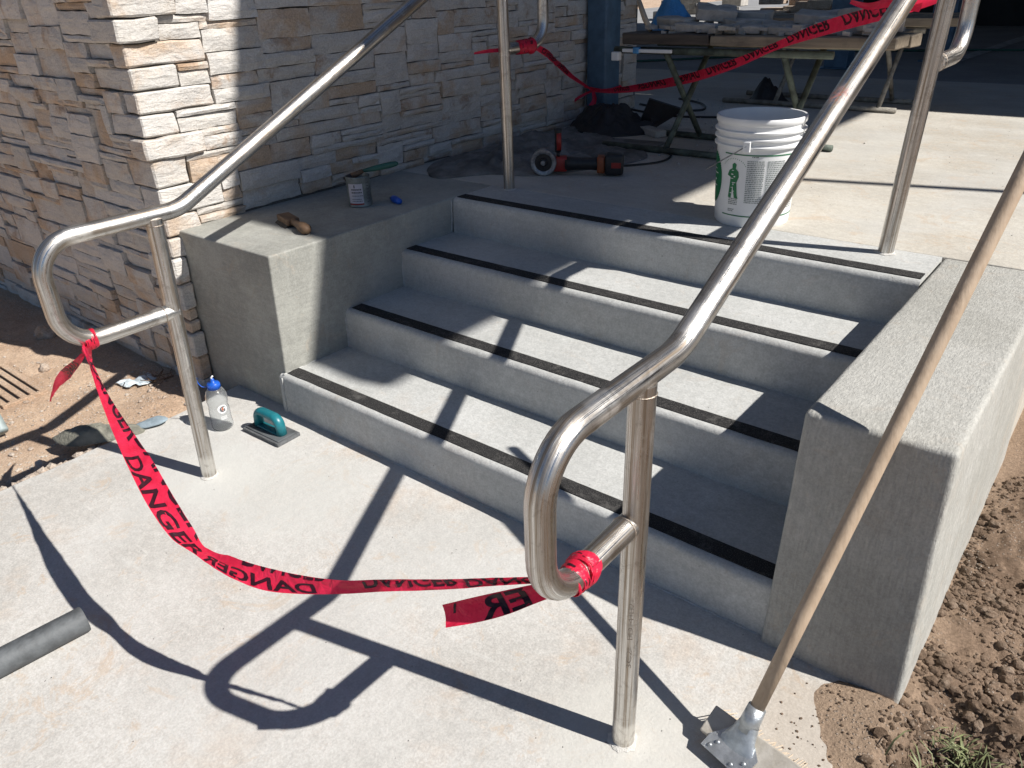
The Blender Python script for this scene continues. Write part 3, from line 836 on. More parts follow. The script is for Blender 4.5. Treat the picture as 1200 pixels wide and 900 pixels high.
rib.letters(ft, 'DANGER', S_(rib,.22), S_(rib,.56), -.05, -1.0, clip=(-.5,.49), shear=.3)
rib.letters(ft, 'DANGER', S_(rib,.56), S_(rib,.90), -.34, -1.1, clip=(-.495,.495))
rib.letters(ft, 'DANGER', S_(rib,.965), S_(rib,1.26), -.10, .44, flip=True, shear=.3)
rib.letters(ft, 'DANGER', S_(rib,1.05), S_(rib,1.27), -1.2, -.30, flip=False, clip=(-.495,.5))
rib.letters(ft, 'DANGER', S_(rib,1.36), S_(rib,1.55), -.9, .18, clip=(-.48,.2))
rib.letters(ft, 'DANG', S_(rib,1.56), S_(rib,1.70), -.5, .45)
wrap((.118,-.692,.592), (0,1,0), RP, .026, 4, 3, ft)
bm = B(); lp = [(.150,-.712,.585,.02,0), (.13,-.708,.560,.03,60), (.12,-.70,.545,.018,120), (.118,-.705,.53,.012,160)]
link('tape_knot', Ribbon(lp, CAMP, 6, .2).mesh(4, .005), M_tape, ft)
tl = Ribbon([(.118,-.715,.560,.010,10), (.10,-.727,.535,.020,30), (-.0,-.725,.475,.034,20), (-.10,-.72,.42,.028,0), (-.21,-.715,.35,.014,-30), (-.33,-.705,.26,.005,-40)], CAMP, 8, .3)
link('tape_tail', tl.mesh(4), M_tape, ft)
bm = B(); tl.letters(ft, 'DANG', .05, .20, -.4, .5)
wrap((1.735,-.650,.572), (0,1,0), RP, .040, 5, 8, ft)
t2 = Ribbon([(1.728,-.690,.572,.022,-5), (1.700,-.722,.566,.030,-5), (1.662,-.752,.548,.038,0), (1.622,-.778,.530,.040,0), (1.578,-.806,.512,.037,5)], CAMP, 8, .16)
link('tape_tail', t2.mesh(6), M_tape, ft)
t2.letters(ft, 'ER', .048, .132, -.48, .44, flip=False, shear=.15)
t2.letters(ft, 'I', .176, .186, .44, .05)
bm = B()
for (w0, c0) in ((.6,0), (3.6,.008)):
    pass

# ------------------------------------------------------------------ rear danger tape
bt = empty('danger_tape', (-.5,2.8,.8), 'red DANGER tape stretched behind the bucket, knotted round the blue column between the rear rails', 'barrier tape', 'danger tapes')
zLl = ZL-.29; zRl = ZR-.29
r1 = Ribbon([(.120,1.35,1.195,.022,0), (.04,1.56,1.143,.030,20), (-.10,1.80,1.095,.036,50), (-.284,2.15,1.008,.030,20), (-.40,2.4,.935,.022,0), (-.50,2.77,.812,.010,0)], CAMP, 8, .15)
link('tape_strip', r1.mesh(4, .02), M_tape, bt)
bm = B(); r1.letters(bt, 'DANGER', .15, .65, -.4, .35); r1.letters(bt, 'DANGER', .75, 1.1, -.4, .35)
r2 = Ribbon([(-.50,2.77,.812,.012,0), (-.273,2.65,.839,.030,10), (.038,2.50,.894,.042,10), (.391,2.30,.973,.046,0), (.699,2.10,1.065,.040,0), (.958,1.92,1.158,.030,-5), (1.182,1.75,1.231,.048,0), (1.402,1.60,1.288,.050,0), (1.533,1.50,1.318,.045,0), (1.70,1.41,1.365,.03,0)], CAMP, 10, .1)
link('tape_strip', r2.mesh(6, .02), M_tape, bt)
bm = B()
for a, b, fl in ((.25,.42,False), (.50,.78,True), (.86,1.10,True), (1.16,1.42,False), (1.48,1.74,False), (1.80,2.08,False), (2.15,2.4,False)):
    r2.letters(bt, 'DANGER', a, b, -.75, .22, flip=fl, clip=(-.49,.25))
for rows in ([(-.50,2.765,.815,.012,0), (-.58,2.72,.77,.018,20), (-.66,2.68,.70,.022,0), (-.70,2.66,.67,.012,0)],
             [(-.50,2.765,.815,.014,0), (-.47,2.74,.76,.032,30), (-.49,2.70,.70,.042,0), (-.53,2.66,.655,.034,10)]):
    link('tape_tail', Ribbon(rows, CAMP, 8, .2).mesh(4), M_tape, bt)
bm = B()
tube(bm, fillet([(-.572,2.782,.83), (-.42,2.782,.815), (-.42,2.968,.82), (-.572,2.968,.83), (-.572,2.785,.832)], [0,.012,.012,.012,0], 4), .006, 8); link('tape_loop', bm, M_tape, bt)
wrap((.118,1.31,1.188), (0,1,0), RP, .10, 7, 12, bt)
link('tape_tail', Ribbon([(.118,1.27,1.18,.02,0), (.09,1.14,1.185,.016,20), (.09,1.02,1.185,.008,0)], CAMP, 6, .2).mesh(3), M_tape, bt)
wrap((1.735,1.415,ZR-.13), (0,0,1), RP, .04, 3, 14, bt)
link('tape_tail', Ribbon([(1.60,1.43,1.325,.04,0), (1.50,1.47,1.33,.03,20), (1.42,1.50,1.32,.02,0), (1.36,1.50,1.335,.012,0)], CAMP, 6, .2).mesh(3), M_tape, bt)

# ------------------------------------------------------------------ bucket
BK = V((1.183, 1.290, H))
bk = empty('bucket', BK, 'white plastic five gallon bucket with green print standing on the landing', 'bucket')
bh = .375; r0, r1_ = .132, .148
prof = [(0,.004), (r0-.012,.003), (r0-.004,.0), (r0,.006)]
def rad(z): return r0+(r1_-r0)*z/bh
for z in (.05,.12,.2,.27): prof.append((rad(z), z))
for z in (.282,.306,.330): prof += [(rad(z), z-.006), (rad(z)+.009, z-.004), (rad(z)+.010, z+.002), (rad(z)+.001, z+.006)]
prof += [(rad(.35), .35), (rad(.36)+.006, .356), (rad(bh)+.006, bh-.004), (rad(bh)+.003, bh), (rad(bh)-.003, bh-.001), (rad(.35)-.004, .35), (rad(.2)-.004, .2), (r0-.006,.012), (0,.010)]
bm = B(); lathe(bm, prof, BK, 72); sharp(link('bucket_body', bm, M_white, bk), 45)
def on_bucket(a, z, off=.0012): r_ = rad(z)+off; return BK+V((math.cos(a)*r_, math.sin(a)*r_, z))
acam = math.atan2(CAMP.y-BK.y, CAMP.x-BK.x)       # the side the camera faces
def bucket_quad(bm, a0, a1, z0, z1, off=.0012):
    n = max(1, int(abs(a1-a0)/.08)); rows = [(bm.verts.new(on_bucket(a0+(a1-a0)*i/n, z0, off)), bm.verts.new(on_bucket(a0+(a1-a0)*i/n, z1, off))) for i in range(n+1)]
    for p, q in zip(rows, rows[1:]): bm.faces.new((p[0], q[0], q[1], p[1]))
bm = B(); L0, L1 = acam-.85, acam+1.55
bucket_quad(bm, L0, L1, .255, .259); bucket_quad(bm, L0, L1, .040, .044)
# plain green standing shape and the green panel at the label's left end
def bucket_poly(bm, pts, ac, zc, sc):
    bm.faces.new([bm.verts.new(on_bucket(ac+p[0]*sc/rad(zc), zc+p[1]*sc)) for p in pts])
f_ = [(-.3,-1),(-.1,-1.02),(-.02,-.3),(.12,-1.0),(.38,-1.02),(.30,-.85),(.22,-.1),(.34,.25),(.30,.55),(.12,.72),(.16,.95),(.02,1.05),(-.12,.95),(-.10,.72),(-.30,.6),(-.42,.30),(-.20,.2),(-.22,-.2)]
bucket_poly(bm, f_, acam-.55, .165, .060)
for i in range(14):
    a = math.radians(30+120*i/13); bucket_quad(bm, acam-.55+math.cos(a)*.055/.16-.006, acam-.55+math.cos(a)*.055/.16+.006, .195+math.sin(a)*.045, .195+math.sin(a)*.045+.004)
ge = [(math.cos(a)*.5, math.sin(a)*1.0) for a in [2*math.pi*k/24 for k in range(24)]]
for k in range(26):
    f = -1+2*(k+.5)/26; wd = .42*math.sqrt(1-f*f)
    bucket_quad(bm, acam-1.38-wd, acam-1.38+wd, .160+f*.09-.0036, .160+f*.09+.0036)
link('green_print', bm, M_green, bk, smooth=False)['kind'] = 'stuff'
bm = B()
for (a, z, wa, dz) in ((-.60,.172,.05,.002),(-.53,.158,.05,.002),(-.585,.186,.03,.003),(-.52,.178,.02,.004),(-.57,.140,.035,.002),(-.535,.128,.03,.002),(-.575,.200,.03,.002),(-.545,.150,.012,.006),(-.60,.120,.02,.003),(-1.35,.19,.12,.003),(-1.30,.175,.16,.003),(-1.33,.13,.14,.004),(-1.30,.15,.05,.006)):
    bucket_quad(bm, acam+a-wa, acam+a+wa, z, z+dz, .0019)
link('white_print', bm, M_white, bk, smooth=False)['kind'] = 'stuff'
bm = B(); rt = random.Random(4)
def lines(ac0, ac1, z0, z1, n):
    for i in range(n):
        z = z1-(z1-z0)*i/n; a = ac0
        while a < ac1-.02:
            l = rt.uniform(.02,.07); bucket_quad(bm, a, min(ac1, a+l), z, z+.0032); a += l+.012
lines(acam-.22, acam+.20, .085, .235, 23); lines(acam+.26, acam+.72, .055, .235, 27); lines(acam+.78, acam+1.3, .06, .235, 26)
lines(acam-.66, acam-.40, .075, .10, 4); lines(acam-.66, acam-.48, .05, .062, 2); lines(acam-.12, acam+.05, .243, .25, 1)
link('small_print', bm, M_greytext, bk, smooth=False)['kind'] = 'stuff'
ea = acam-.25
for s_ in (ea, ea+math.pi):
    bm = B(); x_ = V((math.cos(s_), math.sin(s_), 0)); q = Matrix((( -x_.y, x_.x, 0), (x_.x, x_.y, 0), (0,0,1))).transposed()
    box(bm, (-.013,-.004,-.016), (.013,.012,.020), .003, 2)
    for v in bm.verts: v.co = on_bucket(s_, .285, .006)+q@v.co
    link('handle_ear', bm, M_white, bk, smooth=False)
bm = B(); P = []
A0 = on_bucket(ea, .29, .016); A1 = on_bucket(ea+math.pi, .29, .016)
for k in range(31):
    t = math.pi*k/30; mid = (A0+A1)/2; hx = (A0-A1)/2
    side = V((hx.y, -hx.x, 0)).normalized()*-1
    if side.dot(V((-1,-.2,0))) < 0: side = -side
    P.append(mid+hx*math.cos(t)+(side*.175+V((0,0,-.115)))*math.sin(t))
tube(bm, P, .0022, 8); link('bail_handle', bm, M_disc, bk)

# ------------------------------------------------------------------ push broom leaning on the landing side
BF = V((1.952,-.375,.045)); BT = V((2.1075,.250,1.0855)); bd = (BT-BF).normalized()
br = empty('push_broom', BF, 'push broom with bare wooden handle, head on the slab, leaning across the right cheek wall', 'broom')
bm = B(); hp = [BF+bd*s for s in (.085,.3,.7,1.2,1.50)]
tube(bm, hp, [.0145,.0155,.0155,.0155,.0150], 20); link('broom_handle', bm, M_handle, br)
hx = V((.985,-.17,.0)).normalized(); bn = V((-.06,-.48,.87)); bn = (bn-hx*bn.dot(hx)).normalized(); hy = bn.cross(hx).normalized()
def obox(bm, c, ex, ey, ez, a, b, d, bev=.003):
    pts = [c+ex*(a*sx)+ey*(b*sy)+ez*(d*sz) for sz in (-1,1) for sy in (-1,1) for sx in (-1,1)]
    return hexa(bm, pts, bev, 2)
HC = V((2.030,-.382,.040))
bm = B(); obox(bm, HC, hx, hy, bn, .158, .031, .011, .003); link('broom_block', bm, M_broomwood, br, smooth=False)
bm = B(); rb2 = random.Random(3)
for i in range(60):
    for j in range(6):
        p = HC+hx*(-.153+.306*i/59+rb2.uniform(-.002,.002))+hy*(-.026+.052*j/5)-bn*.010
        L_ = min(.052, max(.006, (p.z-.002)/bn.z))
        q = p-bn*L_+hy*rb2.uniform(-.002,.012)+hx*rb2.uniform(-.006,.006)
        q += hy*(.016 if j == 5 else 0); q.z = max(q.z, .0012); tube(bm, [p, q], .0015, 4, False)
o = link('bristles', bm, M_bristle, br, smooth=False); o['kind'] = 'stuff'
bm = B(); tube(bm, [BF+bd*.030, BF+bd*.085], [.0215,.0185], 20); link('socket', bm, M_galv, br)
bm = B(); base = BF-bn*(BF-HC).dot(bn)+bn*.0125
lo_ = [base+hx*a+hy*b for a, b in ((-.060,-.050), (.040,-.058), (.050,-.010), (.020,.022), (-.024,.022), (-.056,-.020))]
pl = [bm.verts.new(p) for p in lo_]; pl2 = [bm.verts.new(p+bn*.0025) for p in lo_]
bm.faces.new(pl[::-1]); bm.faces.new(pl2)
for i in range(6): bm.faces.new((pl[i], pl[(i+1)%6], pl2[(i+1)%6], pl2[i]))
# pressed neck rising from the plate into the socket
nk = []
for t_ in range(6):
    f = t_/5; c = (base+hy*-.012).lerp(BF+bd*.045, f**1.1); r_a = .038*(1-f)+.0215*f; r_b = .010*(1-f)+.0200*f
    ax = hx; ay = (hy*(1-f)+bd.cross(hx)*f).normalized()
    nk.append([bm.verts.new(c+ax*(math.cos(a)*r_a)+ay*(math.sin(a)*r_b)+bn*.002*(1-f)) for a in [2*math.pi*k/18 for k in range(18)]])
for a, b in zip(nk, nk[1:]):
    for k in range(18): bm.faces.new((a[k], a[(k+1)%18], b[(k+1)%18], b[k]))
sharp(link('bracket_plate', bm, M_galv, br), 30)
for (a, b) in ((-.034,-.026), (-.044,-.040), (.010,-.046), (.030,-.030)):
    bm = B(); c = base+hx*a+hy*b+bn*.002; lathe(bm, [(0,.004), (.003,.0036), (.0045,.001), (.0047,-.002)], c, 12, bn); link('rivet', bm, M_galv, br)

# ------------------------------------------------------------------ bottle
BO = V((-.140,-.238,.0))
bo = empty('water_bottle', BO, 'clear plastic bottle with blue flip cap on the slab by the left cheek wall', 'bottle')
outer = [(.030,.0005), (.036,.003), (.0385,.010), (.0385,.022), (.0365,.026), (.0375,.06), (.0365,.085), (.034,.095), (.0365,.105), (.0385,.125), (.0375,.140), (.031,.156), (.022,.164), (.0185,.168)]
bm = B(); inner = [(r-.0012, z+(.0012 if z < .05 else 0)) for r, z in outer][::-1]
lathe(bm, [(0,.0015)]+outer+inner+[(0,.0030)], BO, 40); link('bottle_body', bm, M_bottle, bo)
bm = B(); lathe(bm, [(.0185,.163), (.0225,.164), (.0225,.182), (.020,.187), (.008,.189), (.0075,.198), (.005,.203), (0,.204)], BO, 28)
for k in range(28):
    a = 2*math.pi*k/28; tube(bm, [BO+V((math.cos(a)*.0226, math.sin(a)*.0226, .166)), BO+V((math.cos(a)*.0226, math.sin(a)*.0226, .181))], .0009, 4)
link('cap', bm, M_bluep, bo)
bm = B(); tube(bm, [BO+V((.004,0,.196)), BO+V((-.001,-.002,.207)), BO+V((.006,.002,.214))], .0032, 8); link('spout', bm, M_white, bo)
bm = B(); tube(bm, catmull([BO+V((-.018,-.012,.172)), BO+V((-.034,-.024,.168)), BO+V((-.042,-.032,.182)), BO+V((-.046,-.034,.196))], 5), .0016, 8)
lathe(bm, [(0,-.008), (.008,-.008), (.009,0), (.008,.008), (0,.009)], BO+V((-.052,-.040,.200)), 14, (1,.7,.1)); tube(bm, [BO+V((-.046,-.034,.199)), BO+V((-.072,-.058,.203))], .0075, 10)
link('flip_lid', bm, M_bluep, bo)
ab = math.atan2(CAMP.y-BO.y, CAMP.x-BO.x)+.28
def onb(a, z, off): return BO+V((math.cos(ab+a)*(.0375+off), math.sin(ab+a)*(.0375+off), z))
bm = B(); bm.faces.new([bm.verts.new(onb(math.cos(t)*.45, .092+math.sin(t)*.0175, .0015)) for t in [2*math.pi*k/28 for k in range(28)]]); link('label_disc', bm, M_white, bo, smooth=False)
tb = text_bm('G', bold=.03)
for v in tb.verts: x_, y_ = v.co.x-.5, v.co.y-.5; v.co = onb(x_*.50, .092+y_*.022, .0026)
link('logo_letter', tb, M_logo_g, bo, smooth=False)
bm = B(); bm.faces.new([bm.verts.new(onb(a*.5, .092+z*.02, .0034)) for a, z in ((-.05,.30),(.18,.40),(.08,.02),(.22,.0),(-.12,-.45),(-.02,-.08),(-.16,-.06))]); link('logo_bolt', bm, M_logo_o, bo, smooth=False)
bm = B()
for i in range(3):
    for j in range(5): bm.faces.new([bm.verts.new(onb(a, z, .0012)) for a, z in ((-.3+j*.12,.060-i*.005),(-.3+j*.12+.09,.060-i*.005),(-.3+j*.12+.09,.063-i*.005),(-.3+j*.12,.063-i*.005))])
link('small_print', bm, M_white, bo, smooth=False)['kind'] = 'stuff'

# ------------------------------------------------------------------ float (teal handle)
FC = V((.050,-.160,0)); fx_ = V((.90,.06,0)).normalized(); fy_ = V((-.06,.90,0)).normalized(); fz = V((0,0,1))
fx_ = V((.985,.0,0)).normalized(); fx_ = (V((.159,-.196,0))-V((-.04,-.202,0))).normalized(); fy_ = fz.cross(fx_)
fl = empty('hand_float', FC, 'hand float with teal handle and dark pad lying on the slab by the bottom riser', 'float')
bm = B(); obox(bm, FC+fz*.0075, fx_, fy_, fz, .102, .050, .007, .002); link('rubber_pad', bm, M_pad, fl, smooth=False)
bm = B(); obox(bm, FC+fz*.016, fx_, fy_, fz, .094, .042, .0025, .0015); link('backing_plate', bm, M_greyrubber, fl, smooth=False)
bm = B(); obox(bm, FC+fz*.020, fx_, fy_, fz, .066, .017, .005, .003)
P = fillet([FC-fx_*.066+fz*.016, FC-fx_*.060+fz*.082, FC+fx_*.060+fz*.082, FC+fx_*.066+fz*.016], [0,.030,.030,0], 8)
rings = tube(bm, P, .0145, 16)
for R_ in rings:                                    # oval section, wider across
    for v in R_: d_ = (v.co-FC).dot(fy_); v.co += fy_*d_*.35
link('handle', bm, M_teal, fl)

# ------------------------------------------------------------------ grey pipe on the slab, lower left
PA = V((.480,-1.032,.034)); PB = V((.445,-1.225,.031)); pd = (V((.37,-1.235,.03))-V((.478,-1.03,.03))); pd = V((-.020,-.205,0)).normalized()
pg = empty('grey_pipe', PA, 'length of dark grey rubber pipe lying on the slab at the lower left edge', 'pipe')
bm = B(); pts = [PA+pd*s+V((0,0,0)) for s in (0,.06,.2,.5,.9)]
lathe(bm, [(.0,.004), (.024,.003), (.025,-.001), (.033,-.001), (.034,.002), (.034,.08), (.034,.3), (.034,.9), (.0,.9)], PA, 28, pd); link('pipe_wall', bm, M_greyrubber, pg)
sharp(pg.children[0], 40)

# ------------------------------------------------------------------ can with brush, brush, blue knife
CN = V((-.255, .640, H)); 
cn = empty('tin_can', CN, 'small open tin with a paper label standing on the left cheek wall by the stone', 'can')
bm = B(); rr_ = .050; lathe(bm, [(0,.002), (rr_-.001,.001), (rr_+.001,.004), (rr_,.008), (rr_,.118), (rr_+.0015,.121), (rr_,.124), (rr_-.002,.122), (rr_-.003,.08), (rr_-.004,.02), (0,.02)], CN, 36); sharp(link('can_body', bm, M_can, cn), 45)
ac = math.atan2(CAMP.y-CN.y, CAMP.x-CN.x)
def onc(a, z, off=.0008): return CN+V((math.cos(ac+a)*(rr_+off), math.sin(ac+a)*(rr_+off), z))
def cquad(bm, a0, a1, z0, z1, off=.0008):
    n = max(1, int((a1-a0)/.15)); rows = [(bm.verts.new(onc(a0+(a1-a0)*i/n, z0, off)), bm.verts.new(onc(a0+(a1-a0)*i/n, z1, off))) for i in range(n+1)]
    for p, q in zip(rows, rows[1:]): bm.faces.new((p[0], q[0], q[1], p[1]))
bm = B(); cquad(bm, -.95, .30, .018, .098); link('paper_label', bm, M_canlab, cn, smooth=False)
bm = B(); cquad(bm, -.95, .30, .012, .018, .0012); link('label_band', bm, M_redp, cn, smooth=False)
bm = B()
for i, z in enumerate((.072,.060,.048,.034,.026)): 
    a = -.65
    while a < .15: l = rt.uniform(.06,.14); cquad(bm, a, a+l, z, z+(.006 if i < 2 else .003), .0014); a += l+.03
for i in range(7): cquad(bm, .62, .92, .02+i*.013, .023+i*.013, .0014)
cquad(bm, -.42, -.32, .082, .094, .0014)
link('small_print', bm, M_logo_g, cn, smooth=False)['kind'] = 'stuff'
tw = empty('paint_brush', CN+V((.02,.03,.12)), 'brush with dark green handle lying across the mouth of the tin', 'brush')
a = CN+V((.00,.028,.135)); b2 = CN+V((.075,.170,.150)); dd = (b2-a).normalized()
bm = B(); pp = [a+dd*s for s in (0,.02,.05,.09,.125,.15,.158)]; tube(bm, pp, [.006,.008,.011,.0125,.0125,.010,.004], 14); link('brush_grip', bm, M_hose, tw)
bm = B(); tube(bm, [a-dd*.045-V((0,0,.012)), a+dd*.004], [.014,.009], 12); link('ferrule', bm, M_brown, tw)
bm = B(); tube(bm, [a-dd*.075-V((0,0,.024)), a-dd*.045-V((0,0,.012))], [.016,.014], 12); link('brush_bristles', bm, M_blackp, tw)
# small wooden brush on the corner of the cheek
b1 = V((-.318,.300,H+.022)); b2 = V((-.088,.236,H+.018)); dd = (b2-b1).normalized(); sd2 = V((0,0,1)).cross(dd).normalized()
wb = empty('wooden_brush', (-.2,.26,H), 'small wooden-handled brush lying on the left cheek wall at the edge of the shade', 'brush')
bm = B(); tube(bm, [b1.lerp(b2, t) for t in (.38,.5,.62,.78,.92,1.0)], [.014,.0125,.014,.021,.022,.010], 16); 
link('brush_grip', bm, M_brown, wb)
bm = B(); obox(bm, b1.lerp(b2,.18), dd, sd2, V((0,0,1)), .055, .026, .012, .004); link('brush_block', bm, M_brown, wb, smooth=False)
bm = B()
for i in range(10):
    for j in range(5):
        p = b1.lerp(b2,.18)+dd*(-.048+.096*i/9)+sd2*(-.02+.04*j/4)-V((0,0,.010)); tube(bm, [p, p-V((0,0,.011))-sd2*.016], .004, 5)
link('brush_bristles', bm, M_blackp, wb, smooth=False)
kn = empty('blue_chalk_tool', (-.135,.745,H), 'small bright blue plastic tool lying on the left cheek wall right of the tin', 'tool')
bm = B(); a = V((-.180,.752,H+.014)); b2 = V((-.105,.728,H+.013)); tube(bm, [a.lerp(b2,t) for t in (0,.12,.4,.7,.9,1)], [.007,.014,.016,.014,.012,.004], 12); link('tool_body', bm, M_bluep, kn)
bm = B(); tube(bm, [a+V((-.004,.004,-.002)), a+V((-.022,.010,-.005))], .005, 8); link('tool_tip', bm, M_blackp, kn)

# ------------------------------------------------------------------ angle grinder
GC = V((.085,1.478,H)); gd = V((.83,.50,0)).normalized(); gn = V((.50,-.83,0)).normalized(); gu = V((0,0,1))
gd = V((.80,.44,0)).normalized(); gn = V((gd.y,-gd.x,0))
gr = empty('angle_grinder', GC, 'red and black cordless angle grinder lying on the landing with its side handle up', 'grinder')
dc = GC+gu*.062+gn*.030
bm = B(); lathe(bm, [(0,.006),(.018,.006),(.022,.0),(.052,.0),(.054,-.002),(.052,-.004),(0,-.004)], dc, 36, gn); link('disc', bm, M_blackp, gr); sharp(gr.children[-1], 40)
bm = B(); lathe(bm, [(.040,.001),(.044,.004),(.058,.004),(.061,.0),(.061,-.026),(.058,-.028),(.03,-.028)], dc, 40, gn); link('guard', bm, M_disc, gr); sharp(gr.children[-1], 40)
bm = B(); lathe(bm, [(0,.014),(.010,.014),(.012,.010),(.012,.0)], dc, 16, gn); link('lock_nut', bm, M_disc, gr)
bc = GC+gu*.052
bm = B(); obox(bm, bc+gd*.075-gn*.004, gd, gn, gu, .035, .030, .034, .010); link('gear_head', bm, M_redp, gr); sharp(gr.children[-1], 50)
bm = B(); tube(bm, [bc+gd*s-gn*.0 for s in (.10,.13,.17,.22,.26)], [.034,.030,.028,.028,.032], 20); link('body_grip', bm, M_blackp, gr)
bm = B(); obox(bm, bc+gd*.265-gu*.002, gd, gn, gu, .018, .034, .038, .008); link('motor_end', bm, M_orange, gr); sharp(gr.children[-1], 50)
bm = B(); obox(bm, bc+gd*.325-gu*.000, gd, gn, gu, .042, .040, .046, .010); b_ = link('battery', bm, M_blackp, gr); sharp(b_, 50)
bm = B(); obox(bm, bc+gd*.335+gn*.0405, gd, gn, gu, .022, .0015, .012, 0); link('battery_label', bm, M_redp, gr, smooth=False)
bm = B(); hb = bc+gd*.065+gu*.028; tube(bm, [hb, hb+gu*.025], .008, 12); tube(bm, [hb+gu*.025, hb+gu*.04, hb+gu*.08, hb+gu*.115, hb+gu*.130], [.013,.016,.015,.016,.019], 16); link('side_handle', bm, M_blackp, gr)
bm = B(); tube(bm, [hb+gu*.035+gd*.004+gn*.006, hb+gu*.11+gd*.004+gn*.006], .0125, 12); link('handle_inlay', bm, M_redp, gr)

# ------------------------------------------------------------------ cloths and sheeting
def blob_cloth(name, label, cat, outline, base, hf, mat, seed, n=46, rel=1.0):
    """crumpled sheet over an outline polygon (world xy)"""
    cx = sum(p[0] for p in outline)/len(outline); cy = sum(p[1] for p in outline)/len(outline)
    oc = catmull([(p[0], p[1]) for p in outline]+[outline[0]], 8)
    bm = B(); rings = []; K = n//2
    c0 = bm.verts.new((cx, cy, base+hf(cx, cy, 0)))
    for k in range(1, K+1):
        t = k/K; ring = []
        for (x, y) in oc[:-1]:
            px, py = cx+(x-cx)*t, cy+(y-cy)*t
            wr = (abs(nz((px*1.0+.05*nz((px,py,3),6,2),py*.6,0), 11, seed))*.055+abs(nz((px,py,0), 26, seed+1))*.022+.006*nz((px,py,0),60,seed))*rel
            e = max(0, 1-t**3)
            ring.append(bm.verts.new((px+.01*nz((px,py,1), 8, seed), py+.01*nz((px,py,2), 8, seed), base+hf(px, py, t)*e+wr*(.25+.75*e)+.003)))
        rings.append(ring)
    L = len(rings[0])
    for i in range(L): bm.faces.new((c0, rings[0][i], rings[0][(i+1)%L]))
    for a, b in zip(rings, rings[1:]):
        for i in range(L): bm.faces.new((a[i], b[i], b[(i+1)%L], a[(i+1)%L]))
    low = [bm.verts.new((v.co.x, v.co.y, base+.0005)) for v in rings[-1]]
    for i in range(L): bm.faces.new((rings[-1][i], low[i], low[(i+1)%L], rings[-1][(i+1)%L]))
    o = link(name, bm, mat, loc=(cx, cy, base)); return tag(o, label, cat)
blob_cloth('grey_tarp', 'crumpled dusty grey cloth spread on the landing against the foot of the stone wall', 'cloth',
    [(-.46,1.25),(-.30,1.16),(-.14,1.34),(.02,1.40),(.12,1.52),(.28,1.80),(.30,2.05),(.10,2.25),(-.2,2.45),(-.50,2.6),(-.56,2.2),(-.56,1.7),(-.56,1.4)],
    H, lambda x,y,t: .055*math.exp(-((x+.44)**2+(y-1.95)**2)/.03)+.03*math.exp(-((x+.42)**2+(y-1.45)**2)/.02)+.004, M_tarp, 5, 90)
blob_cloth('black_sheeting', 'black crumpled plastic sheeting heaped round the foot of the blue column', 'plastic sheet',
    [(-.57,2.62),(-.42,2.45),(-.20,2.40),(-.05,2.52),(.02,2.72),(-.12,2.74),(-.18,2.92),(-.38,2.76),(-.5,2.74)],
    H, lambda x,y,t: .10*math.exp(-((x+.26)**2+(y-2.60)**2)/.02)+.10*math.exp(-((x+.46)**2+(y-2.62)**2)/.012)+.02, M_blacksheet, 8, 70, 1.4)
bm = B()
sp = [V((-.18,2.78,H)), V((-.06,2.74,H)), V((.10,2.82,H+.11)), V((-.12,2.80,H+.16))]
vs = [bm.verts.new(p) for p in sp]; vs2 = [bm.verts.new(p+V((-.02,.03,.004))) for p in sp]
bm.faces.new(vs); bm.faces.new(vs2[::-1])
for i in range(4): bm.faces.new((vs[i], vs[(i+1)%4], vs2[(i+1)%4], vs2[i]))
o = link('black_offcut', bm, M_blacksheet, smooth=False, loc=(-.1,2.78,H)); tag(o, 'stiff pointed black sheet offcut sticking up beside the column foot', 'sheet offcut')
blob_cloth('rag_heap', 'dark rag heap on the landing behind the work table', 'rag', [(-.02,4.00),(.08,3.93),(.20,3.98),(.24,4.10),(.12,4.18),(-.0,4.14)], H, lambda x,y,t: .10*math.exp(-((x-.05)**2+(y-4.05)**2)/.006)+.05*math.exp(-((x-.15)**2+(y-4.03)**2)/.004)+.015, M_blacksheet, 4, 40, 1.2)
# muddy glove on the slab edge
def gz(x, y): return max(ground_h(x, y), 0 if (-.385 < x < 2.14) else -1)
blob_cloth('work_glove', 'muddy grey work glove lying over the slab edge beside the left handrail foot', 'glove',
    [(-.60,-.665),(-.545,-.668),(-.47,-.640),(-.425,-.575),(-.375,-.500),(-.350,-.445),(-.385,-.425),(-.43,-.460),(-.45,-.50),(-.49,-.505),(-.52,-.555),(-.585,-.60)],
    -.004, lambda x,y,t: .030, M_rag, 14, 40, .55)
bm = B(); bmesh.ops.create_uvsphere(bm, u_segments=24, v_segments=12, radius=1)
for v in bm.verts: v.co = V((-.372,-.392,.014))+V((.50,.86,.06)).normalized()*v.co.x*.060+V((.86,-.50,0)).normalized()*v.co.y*.032+V((0,0,1))*v.co.z*.011
roughen(bm, .005, 25, 2); o = link('glove_cuff', bm, M_bluegrey, bpy.data.objects['work_glove'])
